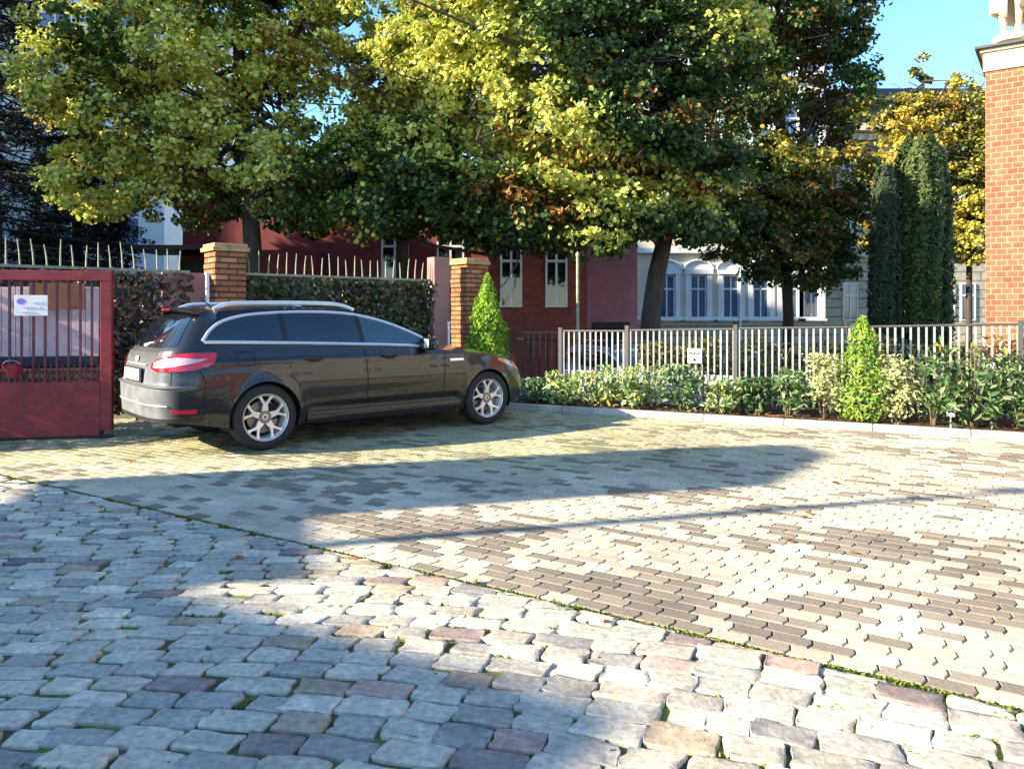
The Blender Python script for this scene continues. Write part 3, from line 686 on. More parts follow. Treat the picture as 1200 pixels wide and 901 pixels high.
fence_panel(735, 862, 1.14, 1.17, .12, 1.20, 'railing panel with pale pickets carrying the small white notice', True)
fence_panel(862, 1000, 1.18, 1.21, .12, 1.22, 'railing panel with tall pale pickets right of the white notice')
fence_panel(1000, 1196, 1.21, 1.26, .12, 1.24, 'railing panel running from the bright green conifer to the brick gatehouse')
fence_panel(1196, 1420, 1.26, 1.30, .12, 1.29, 'railing panel at the right edge in front of the brick gatehouse')
# notice
p, t = kray(814, FO-.03); nb = empty('notice_sign', (p.x, p.y, 0), KANG, label='small white notice board with dark marks wired to the pale pickets', cat='sign')
zs = 1.37-(417-369)/900*p.y
MB().box((0, 0, zs), (.20, .006, .21), 0).build('board', M['white'], nb, bevel=.002)
q = MB()
for k in range(7): q.box((-.075+k*.025, -.005, zs+.035+.006*math.sin(k*2.3)), (.019, .003, .022+.008*(k % 2)))
q.add([(-.035, -.005, zs-.075), (.035, -.005, zs-.075), (0, -.005, zs-.02)], [(0, 1, 2)]); q.build('lettering', M['iron'], nb)
# dark ironwork and hedge behind the pickets
def ironfence():
    root = empty('wrought_iron_fence', kp(-1, 2.6, 0), 0, label='dark wrought iron street fence with beaded bars seen between the pale pickets', cat='fence')
    o = kp(-1, 2.6, 0)
    q = MB()
    for i in range(60):
        c = kp(-7.4+i*.17, 2.6)-o; q.tube([(c.x, c.y, -.2), (c.x, c.y, .92)], .010, 6)
    for i in range(60):
        c = kp(-7.4+i*.17, 2.6)-o
        for z in (.35, .55, .75): q.lathe([(0, -.02), (.022, 0), (0, .02)], 6, 'z', o=(c.x, c.y, z))
    q.build('bars', M['iron'], root)
    for z in (.15, .92):
        q = MB(); q.tube([kp(-7.5, 2.6, z)-o, kp(2.9, 2.6, z)-o], .015, 6); q.build('rail', M['iron'], root)
ironfence()
def hedge(name, label, pts, leafn, size, pal, w, grp=None, cat='hedge', m='leaf', z0=0, stems=True):
    """pts: function (n)-> points array"""
    P = pts(leafn); c = P.mean(0); base = Vector((c[0], c[1], z0)); root = empty(name, base, 0, label=label, cat=cat)
    if grp: root['group'] = grp
    col = pick(pal, leafn, w); o = leaf_mesh('foliage', P-np.array(base), np.full(leafn, size), col, M[m], root, nbias=np.tile([0, -.3, .5], (leafn, 1)))
    return root
def slab(t0, t1, o0, o1, z0, z1, line=kp):
    def f(n):
        t = rng.uniform(t0, t1, n); o = rng.uniform(0, 1, n)*(o1-o0)+o0; z = z0+(z1-z0)*rng.uniform(0, 1, n)
        z = z0+(z-z0)*(1+.06*np.sin(t*3.1)+.04*np.sin(t*7.7))
        a = np.array([line(0), line(1)])[:, :2]; d = a[1]-a[0]; nn = (np.array(line(0, 1))-np.array(line(0)))[:2]
        xy = a[0]+t[:, None]*d+o[:, None]*nn; return np.column_stack([xy, z])
    return f
hedge('dark_hedge', 'dark clipped hedge filling the gap behind the railings below the cypress', slab(-3.6, 2.4, 1.6, 2.3, -.2, .98), 15000, .05, [(.02,.035,.012), (.03,.05,.015), (.06,.07,.02)], None)
hedge('yellowing_hedge', 'yellowing leafy bush behind the railings left of the variegated shrubs', slab(-4.9, -3.7, 1.5, 2.2, -.2, .95), 3500, .06, [(.20,.17,.03), (.08,.09,.02), (.04,.05,.015)], None)
# ------------------------------------------------------------------ shrubs of the bed
def shrub(px, ytop, wpx, kind, label, off=.45, name='shrub', cat='shrub', dens=1.0, tops=None):
    p, t = kray(px, off); Y = p.y; h = 1.37-(ytop-369)/900*Y; wd = wpx/900*Y*.5
    root = empty(name, (p.x, p.y, .03), 0, label=label, cat=cat, group='shrubs planted along the kerb')
    # stems
    ns = 7; tips = []; q = MB()
    for k in range(ns):
        a = rng.uniform(0, 6.28); rr = wd*rng.uniform(.2, .85); hh = h*rng.uniform(.65, .98)
        b = [(0.02*math.cos(a), .02*math.sin(a), 0), (rr*.5*math.cos(a), rr*.4*math.sin(a), hh*.45), (rr*math.cos(a), rr*.8*math.sin(a), hh)]
        q.tube(b, [.011, .008, .003], 5); tips.append(b)
    q.build('stems', M['stem'], root, smooth=True)
    if kind == 'laurel': pal = [(.07,.14,.04), (.10,.19,.06), (.18,.27,.10), (.04,.08,.03)]; size, n, asp = .10, 240, .36; mt = 'shrubleaf'
    elif kind == 'laurel_red': pal = [(.08,.15,.05), (.12,.21,.07), (.20,.29,.11), (.05,.09,.03)]; size, n, asp = .105, 640, .36; mt = 'shrubleaf'
    elif kind == 'varieg': pal = [(.56,.56,.22), (.42,.46,.17), (.22,.28,.09), (.62,.58,.34)]; size, n, asp = .042, 1150, .6; mt = 'shrubleaf'
    elif kind == 'thuja': pal = [(.20,.36,.04), (.28,.44,.05), (.12,.24,.03), (.36,.46,.08)]; size, n, asp = .055, 3600, .35; mt = 'shrubleaf'
    elif kind == 'lime': pal = [(.22,.36,.10), (.32,.44,.17), (.12,.22,.05), (.50,.46,.12), (.50,.56,.38)]; size, n, asp = .085, 330, .42; mt = 'shrubleaf'
    else: pal = [(.09,.18,.06), (.15,.27,.09), (.24,.34,.16), (.05,.11,.04)]; size, n, asp = .085, 340, .38; mt = 'shrubleaf'
    n = int(n*dens); P = []; NB = []
    if kind == 'thuja':
        z = rng.uniform(0.02, 1, n)**.9; prof = np.interp(z, [0, .15, .5, .8, 1], [.75, 1.0, .85, .5, .08]); a = rng.uniform(0, 6.28, n)
        pr = prof*(1+.24*np.sin(a*3+z*13)+.16*np.sin(a*7-z*27)+.08*rng.normal(size=n)); r = wd*pr*rng.uniform(.55, 1.05, n)
        P = np.column_stack([r*np.cos(a), r*np.sin(a), z*h]); NB = np.column_stack([np.cos(a)*.8, np.sin(a)*.8, np.full(n, .35)])
    else:
        m = 26 if kind != 'varieg' else 46
        for k in range(m):
            a = rng.uniform(0, 6.28); zz = rng.uniform(.18, 1); prof = math.sin(min(zz*1.9+.25, 2.2)) if kind != 'varieg' else np.interp(zz, [0,.3,.7,1], [.4,.9,1,.6])
            rr = wd*prof*rng.uniform(.35, .95); c = np.array([rr*math.cos(a), rr*math.sin(a), zz*h*.96]); kk = max(4, n//m)
            e = rng.normal(size=(kk, 3))*np.array([wd*.20+.02, wd*.20+.02, h*.075]); P.append(c+e); NB.append(np.tile([math.cos(a)*.5, math.sin(a)*.5-.2, .7], (kk, 1)))
        P = np.concatenate(P); NB = np.concatenate(NB); P[:, 2] = np.clip(P[:, 2], .03, h)
    ok = (np.array([(x+p.x-KP.x)*KN.x+(y+p.y-KP.y)*KN.y for x, y in P[:, :2]]) > .02); P = P[ok]; NB = NB[ok]
    cols = pick(pal, len(P))
    if kind == 'laurel_red':
        hi_ = P[:, 2] > h*.86; cols[hi_] = pick([(.34,.30,.04), (.30,.18,.04), (.16,.24,.05), (.20,.30,.07)], int(hi_.sum()))
    leaf_mesh('foliage', P, np.full(len(P), size), cols, M[mt], root, nbias=NB, aspect=asp, fold=.10)
    return root
low = [(628,446,44,'green','small dark green shrub at the car nose end of the bed'),
 (664,437,56,'lime','low yellow green shrub, second from the car nose'), (706,431,56,'lime','low bright leafy shrub in front of the dark end post of the short railing'),
 (750,430,58,'lime','low bright green shrub left of the white notice'), (800,431,62,'green','broad green shrub right below the white notice'),
 (846,447,46,'lime','lower light green shrub between the broad green shrub and the bare gap'), (888,446,44,'laurel','small glossy shrub right of the dark fence post'),
 (924,436,52,'green','dark glossy green shrub left of the first yellow variegated shrub')]
for a in low: shrub(a[0], a[1], a[2]*.84, a[3], a[4], dens=1.9)
shrub(965, 418, 46, 'varieg', 'yellow variegated upright shrub left of the bright green conifer', dens=1.3)
shrub(1011, 374, 54, 'thuja', 'bright green feathery conifer, tallest plant of the kerb bed', name='conifer', cat='conifer')
shrub(1052, 419, 52, 'varieg', 'yellow variegated shrub with bare stems right of the bright green conifer', dens=1.25)
shrub(1093, 424, 50, 'laurel', 'thin dark laurel directly left of the white plant tag', dens=1.1)
shrub(1141, 398, 90, 'laurel_red', 'big glossy laurel with yellow and red top leaves in front of the gatehouse corner', dens=1.1)
shrub(1197, 432, 64, 'laurel', 'spiky dark green shrub at the right edge of the bed', dens=1.7)
shrub(1262, 425, 70, 'green', 'leafy green shrub past the right end of the bed', dens=1.2)
# plant tag
p, t = kray(1114, .30); tg = empty('plant_tag', (p.x, p.y, 0.03), KANG, label='small white plant tag on a stake beside the thin laurel', cat='plant tag')
MB().box((0, 0, .19), (.085, .004, .085)).build('card', M['white'], tg); MB().box((0, .004, .11), (.012, .004, .22)).build('stake', M['white'], tg)
MB().box((-.018, -.003, .20), (.03, .002, .03)).build('print', M['iron'], tg)
# fallen leaves
P = []
for k in range(420):
    p_ = kp(rng.uniform(-7.5, 3), rng.uniform(.08, .8)**1, 0); P.append((p_.x, p_.y, .065+rng.uniform(0, .02)))
for k in range(26): P.append((rng.uniform(-4, 6), rng.uniform(3.2, 8.3), .008))
P = np.array(P); P = P[[((x-KP.x)*KN.x+(y-KP.y)*KN.y > .06) or ((x-KP.x)*KN.x+(y-KP.y)*KN.y < -.1) for x, y, z in P]]
tag(leaf_mesh('fallen_leaves', P, np.full(len(P), .055), pick([(.30,.14,.05), (.36,.22,.06), (.22,.10,.05)], len(P)), M['leaf'], nbias=np.array([0, 0, 3.])), kind='stuff')
# ------------------------------------------------------------------ maroon gate at the left
GA = Vector((-4.47, 8.60, 0)); GD = Vector((-.99, -.20, 0)).normalized(); GANG = math.atan2(GD.y, GD.x)
gt = empty('sliding_gate', GA, GANG, label='maroon steel gate with vertical bars above a solid lower panel', cat='gate')
def gl(px, off=0):  # distance along the gate for an image column
    k = (px-600)/F; return (k*GA.y-GA.x)/(GD.x-k*GD.y)
GL = 4.2; zt0 = 1.37+(369-318)/900*8.6
q = MB(); q.box((GL/2, 0, zt0-.055), (GL, .09, .11)); q.build('top_beam', M['maroon'], gt, bevel=.006)
q = MB(); q.box((.06, 0, zt0/2+.02), (.12, .085, zt0-.09-.04)); q.build('end_stile', M['maroon'], gt, bevel=.006)
q = MB(); q.box((GL/2+.06, -.0, .33), (GL-.125, .07, .60)); q.build('lower_panel', M['maroon'], gt, bevel=.004)
q = MB()
for i in range(32): q.box((.215+i*.118, 0, .63+(zt0-.11-.63)/2), (.022, .022, zt0-.11-.63))
for i in range(33): q.box((.158+i*.118, 0, .63+.09), (.014, .014, .20))
q.build('bars', M['maroon_dark'], gt)
MB().box((GL/2, -.0, .018), (GL, .04, .03)).build('guide_rail', M['iron'], gt)
# sign on the gate
s0, s1 = gl(18), gl(57); sx = (s0+s1)/2; sw = abs(s1-s0)
sg = empty('gate_sign', GA+GD*sx+Vector((-GD.y, GD.x, 0))*.022, GANG+math.pi, label='small white sign with a purple oval and faint script wired to the gate bars', cat='sign')
zs = 1.37+(369-358)/900*8.35
sg.location = GA+GD*sx+Vector((.198, -.98, 0)).normalized()*.022
MB().box((0, 0, zs), (sw, .006, .225)).build('plate', M['white'], sg, bevel=.003)
q = MB(); n = 24; q.add([(-sw*.30+.042*math.cos(2*math.pi*i/n), -.0045, zs+.045+.033*math.sin(2*math.pi*i/n)) for i in range(n)], [tuple(range(n))]); q.build('oval', M['purple'], sg)
def script(x0, x1, z, amp, m, nm, f=60):
    q = MB(); pts = [(x, -.006, z+amp*(math.sin((x-x0)*f)+.5*math.sin((x-x0)*f*2.3+1))) for x in np.linspace(x0, x1, 60)]
    q.tube(pts, .0022, 4); q.build(nm, m, sg)
script(-sw*.02, sw*.38, zs+.035, .009, M['bluetext'], 'upper_lettering', 170); script(-sw*.28, sw*.30, zs-.02, .009, M['lilac'], 'middle_lettering', 150); script(-sw*.34, sw*.10, zs-.07, .004, M['lilac'], 'lower_lettering', 200)
# boards behind the gate
BA = GA+GD*.27+Vector((0, .36, 0)); bd = empty('board_fence', BA, GANG, label='faded pink board screen with a brown patch behind the gate bars', cat='fence')
q = MB()
for i in range(30): q.box((.12+i*.145, 0, 1.29), (.138, .018, .80-.02*random.random()), col=None)
q.build('pale_boards', M['board'], bd, bevel=.003)
q = MB()
for i in range(1, 5): q.box((.12+i*.145, .024, 1.585), (.142, .014, .30))
q.build('brown_boards', M['board_brown'], bd)
MB().box((2.2, .02, .84), (4.3, .02, .11)).build('dark_rail', M['navy'], bd)
q = MB(); q.box((2.2, .03, .38), (4.4, .10, .76)); q.build('brick_base', M['brick_pillar'], bd)
p = at(13, 428, 8.22); rd = empty('red_lantern', (p.x, p.y, .62), 0, label='small red plastic bucket behind the gate bars, low at the left edge', cat='bucket'); rd.name = 'bucket'
q = MB(); q.lathe([(0, .13), (.07, .13), (.085, .26), (.09, .265), (.08, .255), (.065, .14), (0, .14)], 24, 'z'); q.build('pail', M['maroon'], rd, smooth=True)
q = MB(); q.tube([(.085*math.cos(a), 0, .262+.04*math.sin(a)) for a in np.linspace(0, math.pi, 12)], .004, 5); q.build('handle', M['picket'], rd)
rd.location.z = .58
# ------------------------------------------------------------------ ivy fence along the left
def ivy_fence(t0, t1, label, ztop=1.95, n=9000, dry=False):
    o = fp(t0); root = empty('spiked_fence', o, FANG, label=label, cat='fence', group='spiked fence sections covered in ivy')
    Ln = t1-t0
    q = MB(); q.box((Ln/2, 0, ztop), (Ln, .05, .035)); q.build('top_rail', M['spike'], root)
    q = MB(); k = 0; x = .06
    while x < Ln-.03:
        r = random.Random(int(x*1000+t0*77)); dx = r.uniform(-.035, .03); hh = r.uniform(.27, .36)
        q.tube([(x, 0, ztop+.01), (x+dx*.3, 0, ztop+hh*.5), (x+dx, 0, ztop+hh)], [.011, .010, .006], 5); x += .14
    q.build('spikes', M['spike'], root)
    q = MB()
    for i in range(int(Ln/.5)+2): q.tube([(min(i*.5, Ln), .03, 0), (min(i*.5, Ln), .03, ztop)], .02, 6)
    for z in (.3, .8, 1.3): q.tube([(0, .03, z), (Ln, .03, z)], .012, 5)
    q.build('wire_frame', M['iron'], root)
    P = np.column_stack([rng.uniform(0, Ln, n), rng.normal(size=n)*.075, ztop-.03-rng.uniform(0, 1, n)**.9*1.8])
    P[:, 1] += .05*np.sin(P[:, 0]*5+P[:, 2]*4)
    pal = [(.035,.05,.016), (.055,.075,.025), (.12,.14,.06), (.02,.03,.012)] if not dry else [(.05,.05,.02), (.10,.06,.04), (.20,.11,.08), (.03,.035,.015)]
    leaf_mesh('ivy', P, np.full(n, .062), pick(pal, n), M['shrubleaf'], root, nbias=np.tile([0, -1.2, .5], (n, 1)), aspect=.95, fold=.1)
def fray(px, off=0):
    k = (px-600)/F; b = FP+FN*off; t = (k*b.y-b.x)/(FD.x-k*FD.y); return b+FD*t, t
t_p1 = fray(264)[1]; t_p2 = fray(550)[1]; t_pp = fray(513)[1]
ivy_fence(-3.5, fray(222)[1], 'spiked fence section with reddish drying ivy between the gate and the lit brick pillar', n=15000, dry=True)
ivy_fence(t_p1+.28, t_pp-.12, 'spiked fence section densely covered with green ivy behind the estate car', n=13000)
def pillar(t, w_, ztop, label):
    o = fp(t); root = empty('brick_pillar', o, FANG, label=label, cat='pillar', group='brick pillars of the ivy fence')
    q = MB(); n = int((ztop-.1)/.08)
    for i in range(n):
        e = random.uniform(-.006, .006); q.box((e, random.uniform(-.004, .004), .04+i*.08), (w_+random.uniform(-.006, .008), w_+random.uniform(-.006, .008), .072))
    q.box((0, 0, n*.04), (w_-.03, w_-.03, n*.08-.01)); q.build('shaft', M['brick_pillar'], root, bevel=.004)
    q = MB(); q.box((0, 0, n*.08+.03), (w_+.08, w_+.08, .06)); q.box((0, 0, n*.08+.085), (w_+.03, w_+.03, .05)); q.build('cap', M['cap'], root, bevel=.008)
M['cap'] = mat('weathered_cap', (.40,.27,.12), .85, var=.3, vscale=9, bump=.004)
pillar(t_p1, .43, 2.36, 'square brick pillar with a pale cap standing behind the tail of the estate car')
pillar(t_p2, .46, 2.42, 'dark red brick pillar behind the yellow green cone conifer')
o = fp(t_p1-.55, .03); q = MB(); q.box((0, 0, .97), (.55, .10, 1.94)); w_ = q.build('wall_stub', M['pinkpost']); w_.location = o; w_.rotation_euler = (0, 0, FANG); tag(w_, 'short pinkish plaster wall piece left of the lit brick pillar', 'wall')
o = fp(t_pp, -.02); q = MB(); q.box((0, 0, 1.17), (.32, .22, 2.34)); w_ = q.build('gate_post', M['pinkpost'], bevel=.01); w_.location = o; w_.rotation_euler = (0, 0, FANG); tag(w_, 'square pinkish rendered post left of the dark red brick pillar', 'post')
p, _ = fray(243, -.33); q = MB(); q.tube([(0, 0, 0), (0, 0, 1.9)], .025, 10); q.tube([(0, 0, 1.9), (0, 0, 1.93)], .034, 10); w_ = q.build('drain_pipe', M['white'], smooth=True); w_.location = (p.x, p.y, 0); tag(w_, 'thin white pipe standing against the lit brick pillar', 'pipe')
p = at(526, 395, 12.4); q = MB(); q.tube([(0, 0, 0), (0, 0, 1.22)], .02, 10); q.lathe([(.028, 1.22), (.02, 1.26), (0, 1.27)], 10, 'z'); w_ = q.build('marker_post', M['white'], smooth=True); w_.location = (p.x, p.y, 0); tag(w_, 'thin white marker post showing above the windscreen of the estate car', 'post')
# cone conifer
def cone_conifer(px, Y, h, wd, label, n=9000):
    p = at(px, 369, Y); root = empty('conifer', (p.x, p.y, 0), 0, label=label, cat='conifer')
    q = MB(); q.tube([(0, 0, 0), (0, 0, h*.8)], [.04, .01], 7); q.build('trunk', M['bark'], root)
    z = 1-rng.uniform(0, 1, n)**.62; z = np.clip(z, 0, 1); a = rng.uniform(0, 6.28, n); pr = np.interp(z, [0, .12, .3, .6, .85, 1], [.85, 1, .93, .62, .30, .05])
    pr *= 1+.15*np.sin(a*3+z*15)+.12*np.sin(a*6-z*31)+.07*rng.normal(size=n); r = wd*pr*rng.uniform(.6, 1.06, n)
    P = np.column_stack([r*np.cos(a), r*np.sin(a), .08+z*(h-.1)])
    leaf_mesh('foliage', P, np.full(n, .06), pick([(.24,.42,.03), (.34,.52,.04), (.15,.28,.02)], n), M['shrubleaf'], root, nbias=np.column_stack([np.cos(a), np.sin(a), np.full(n, .5)]), aspect=.4, fold=.1)
cone_conifer(571, 12.7, 2.08, .40, 'yellow green cone shaped conifer beyond the bonnet of the estate car')
# ------------------------------------------------------------------ buildings
def facade_window(parent, x, z, wd, h, m_frame, m_pane, depth=.06, surround=None, cross=True, arch=False, nm='window'):
    q = MB(); f = .055
    for sx in (-1, 1): q.box((x+sx*(wd/2-f/2), -depth/2, z+h/2), (f, depth, h))
    q.box((x, -depth/2, z+f/2), (wd-2*f, depth*.95, f)); q.box((x, -depth/2, z+h-f/2), (wd-2*f, depth*.95, f))
    if cross:
        q.box((x, -depth/2, z+h*.5), (.06, depth*.9, h-2*f)); q.box((x, -depth/2-.004, z+h*.68), (wd-2*f, depth*.9, .07))
    fr = q.build(nm, m_frame, parent)
    q = MB(); q.box((x, -.012, z+h/2), (wd-.02, .02, h-.02)); q.build('pane', m_pane, fr)
    if surround:
        q = MB()
        for sx in (-1, 1): q.box((x+sx*(wd/2+.13), -.09, z+h/2), (.22, .18, h+.1), taper=1)
        q.box((x, -.12, z-.07), (wd+.6, .24, .10)); q.box((x, -.11, z+h+.14), (wd+.56, .22, .20))
        if arch:
            n = 14; pts = [(x+(wd/2+.30)*math.cos(a), z+h+.26+.42*math.sin(a)) for a in np.linspace(0, math.pi, n)]
            q.prism(pts, lambda a, b, d: (a, d, b), -.01, -.09)
            q.tube([(a, -.13, b) for a, b in pts], .06, 6)
        q.build('surround', surround, fr)
    return fr
def block(parent, x0, x1, y0, y1, z0, z1, m, nm='wall'):
    return MB().box(((x0+x1)/2, (y0+y1)/2, (z0+z1)/2), (x1-x0, y1-y0, z1-z0)).build(nm, m, parent)
def hip(parent, x0, x1, y0, y1, z, h, m, over=.4, ins=2.5):
    x0 -= over; x1 += over; y0 -= over; y1 += over
    q = MB(); q.add([(x0,y0,z),(x1,y0,z),(x1,y1,z),(x0,y1,z),(x0+ins,y0+ins,z+h),(x1-ins,y0+ins,z+h),(x1-ins,y1-ins,z+h),(x0+ins,y1-ins,z+h)],
                    [(0,3,2,1),(0,1,5,4),(1,2,6,5),(2,3,7,6),(3,0,4,7),(4,5,6,7)]); return q.build('roof', m, parent)
GZ = -.82
# cream town house with arched windows
b = empty('town_house', (12, 35, GZ), 0, label='cream town house with pale blue framed arched windows behind the centre tree', cat='building')
X = lambda px, Y=35: (px-600)*Y/F
block(b, X(744)-12, X(962)-12, 0, 11, 0, 15.6-GZ, M['cream'])
q = MB(); q.box(((X(744)+X(962))/2-12, -.05, 1.0), (X(962)-X(744)+.1, .1, 2.0)); q.build('base', M['beige'], b)
q = MB(); q.box(((X(744)+X(962))/2-12, -.10, 2.03), (X(962)-X(744)+.2, .2, .14)); q.build('sill_course', M['trim'], b); MB().box(((X(744)+X(962))/2-12, -.12, 5.1), (X(962)-X(744)+.2, .24, .22)).build('string_course', M['trim'], b); MB().box(((X(744)+X(962))/2-12, -.3, 15.9), (X(962)-X(744)+.9, .8, .5)).build('cornice', M['trim'], b)
hip(b, X(744)-12, X(962)-12, 0, 11, 16.2, 2.6, M['slate'])
for px in (781, 818, 856, 891, 925, 950):
    facade_window(b, X(px)-12, 1.22-GZ, .72, 1.95, M['trim'], M['bluepane'], surround=M['trim'], arch=True)
    for z in (5.6, 9.0, 12.3): facade_window(b, X(px)-12, z-GZ, .75, 1.9, M['trim'], M['bluepane'], surround=M['trim'])
q = MB()
for px in (799, 837, 873, 908): q.box((X(px)-12, -.05, 1.25-GZ+.95), (.34, .10, 2.3))
q.build('pilasters', M['beige_plain'] if 'beige_plain' in M else M['cream'], b)
MB().tube([(X(866)-12, -.2, .3), (X(866)-12, -.2, 15.2)], .06, 8).build('drain_pipe', M['trim'], b)
# beige rusticated house at the right
b = empty('corner_house', (18, 36, GZ), 0, label='beige stone clad house with a bracketed cornice behind the tall cypress', cat='building')
block(b, X(962,36)-18, X(1260,36)-18, 0, 12, 0, 9.9-GZ, M['beige'])
q = MB(); xa, xb = X(962,36)-18, X(1260,36)-18
q.box(((xa+xb)/2, -.3, 10.85), (xb-xa+.8, .8, .35)); q.box(((xa+xb)/2, -.12, 10.5), (xb-xa+.1, .3, .3)); MB().box(((xa+xb)/2, -.08, 5.0), (xb-xa+.1, .2, .22)).build('string_course', M['stone'], b)
for i in range(26): q.box((xa+.3+i*.46, -.22, 10.42), (.14, .4, .24))
q.build('cornice', M['stone'], b); hip(b, xa, xb, 0, 12, 11.02, 2.4, M['slate'])
for px in (996, 1052, 1110, 1134, 1180, 1230):
    for z in (1.1, 5.2, 7.6)[:3]: facade_window(b, X(px,36)-18, z-GZ, .7, 1.75 if z < 7 else 1.3, M['white'], M['bluepane'])
# red brick house with two white windows
b = empty('brick_house', (0, 21, GZ), 0, label='dark red brick house with two white cross windows left of the pink gable wall', cat='building')
x = lambda px: X(px, 21)
block(b, x(572), x(688), 0, 10, 0, 6.2-GZ, M['brick_dark'])
q = MB(); q.box(((x(572)+x(688))/2, -.04, .93-GZ), (x(688)-x(572)+.02, .08, .08)); q.box(((x(572)+x(688))/2, -.06, 6.1-GZ), (x(688)-x(572)+.04, .14, .16)); q.box((x(645), -.012, 1.3-GZ), (.03, .02, .6)); q.build('ledge', M['brick_dark'], b)
for px in (599, 652): facade_window(b, x(px), 1.58-GZ, .60, 1.85, M['white'], M['pane'])
q = MB(); q.add([(x(572)-.2,-.3,6.2-GZ),(x(688)+.2,-.3,6.2-GZ),(x(688)+.2,10.2,6.2-GZ),(x(572)-.2,10.2,6.2-GZ),(x(572)-.2,5,7.6-GZ),(x(688)+.2,5,7.6-GZ)], [(0,1,5,4),(2,3,4,5),(1,2,5),(3,0,4),(0,3,2,1)]); q.build('roof', M['roof'], b)
# pink gable wall next to it
b = empty('pink_house', (3, 23.5, GZ), 0, label='plain pink plastered gable house left of the leaning tree trunk', cat='building')
x = lambda px: X(px, 23.5)-3
q = MB(); zz = [4.35, 3.6]
pts = [(x(684), 0), (x(747), 0), (x(747), 4.1-GZ), (x(700), 4.9-GZ), (x(684), 4.9-GZ)]
q.prism(pts, lambda a, c, d: (a, d, c), 0, 8); q.build('wall', M['plaster_pink'], b)
q = MB(); q.add([(x(680),-.15,5.02-GZ),(x(700),-.15,5.02-GZ),(x(750),-.15,4.16-GZ),(x(680),8.1,5.02-GZ),(x(700),8.1,5.02-GZ),(x(750),8.1,4.16-GZ)], [(0,1,4,3),(1,2,5,4)]); q.build('roof', M['roof'], b)
MB().box(((x(694)+x(738))/2, -.02, .75-GZ), (x(738)-x(694), .06, .8)).build('dark_opening', M['black'], b)
# long dark red building behind the ivy fence
b = empty('red_building', (-4, 24, GZ), 0, label='long dark red plastered building in shade behind the spiked fence', cat='building')
x = lambda px: X(px, 24)+4
block(b, x(214), x(580), 0, 9, 0, 5.6-GZ, M['plaster_red'])
block(b, x(214)+.4, x(380), -1.2, -.003, 0, 3.3-GZ, M['plaster_red'], 'annex')
q = MB(); q.box((x(262), -2.2, 3.2-GZ), (3.0, 2.1, .12)); q.build('canopy', M['black'], b); MB().box((x(262), -1.225, 1.9-GZ), (1.7, .05, 2.2)).build('door', M['black'], b)
for px in (463, 528): facade_window(b, x(px), 2.35-GZ, .85, 1.7, M['white'], M['pane'])
hip(b, x(214), x(580), 0, 9, 5.6-GZ, 1.3, M['roof'], ins=3)
# pale building behind the dark spruce
b = empty('apartment_block', (-19, 34, GZ), 0, label='pale apartment block with blue windows glimpsed through the left trees', cat='building')
block(b, -9, 3.6, 0, 10, 0, 17, M['trim'])
for i in range(4):
    for k in range(5): facade_window(b, -7.2+i*3, 1.6+k*3.2, 1.5, 1.7, M['white'], M['bluepane'])
hip(b, -9, 3.6, 0, 10, 17, 2, M['slate'])
# low wall and dark railing left of the picket fence
b = empty('dark_railing', (0, 12.6, 0), 0, label='dark railing on a low wall between the cone conifer and the pale pickets', cat='railing')
xa, xb = X(598, 12.6), X(664, 12.6)+.05
q = MB()
for i in range(11): q.box((xa+i*(xb-xa)/10, 0, .62), (.02, .02, .92))
q.box(((xa+xb)/2, 0, 1.08), (xb-xa, .03, .03)); q.box(((xa+xb)/2, 0, .3), (xb-xa, .03, .03)); q.build('bars', M['iron'], b)
MB().box(((xa+xb)/2, .05, .12), (xb-xa, .2, .3)).build('base_wall', M['stone_grey'], b)
# brick gatehouse at the right with cornice, parapet and statue
WD = Vector((.81, -.585, 0)).normalized(); WA = math.atan2(WD.y, WD.x); C0 = Vector((7.09, 11.5, 0))
b = empty('brick_gatehouse', C0, WA, label='orange brick gatehouse with a white base and cream cornice at the right edge', cat='building')
def lb(q, x0, x1, y0, y1, z0, z1): q.box(((x0+x1)/2, (y0+y1)/2, (z0+z1)/2), (x1-x0, y1-y0, z1-z0))
GWL, GWD = 5.0, 1.5
q = MB(); lb(q, 0, GWL, 0, GWD, .70, 5.0); q.build('wall', M['brick_orange'], b)
q = MB(); lb(q, -.035, GWL+.035, -.035, GWD+.035, -.9, .70); q.build('base', M['white_wall'], b, bevel=.01)
q = MB(); lb(q, -.03, GWL, -.03, GWD+.03, 5.0, 5.28); lb(q, -.07, GWL, -.07, GWD+.07, 5.28, 5.33); q.build('cornice', M['stone'], b, bevel=.01)
q = MB(); lb(q, -.13, GWL, -.13, GWD+.13, 5.33, 5.37); q.build('cap_slab', M['slate'], b, bevel=.004)
q = MB(); lb(q, .06, GWL, .05, GWD, 5.37, 5.43); lb(q, .60, GWL, .42, GWD, 5.43, 8.4); q.build('attic_wall', M['stone'], b)
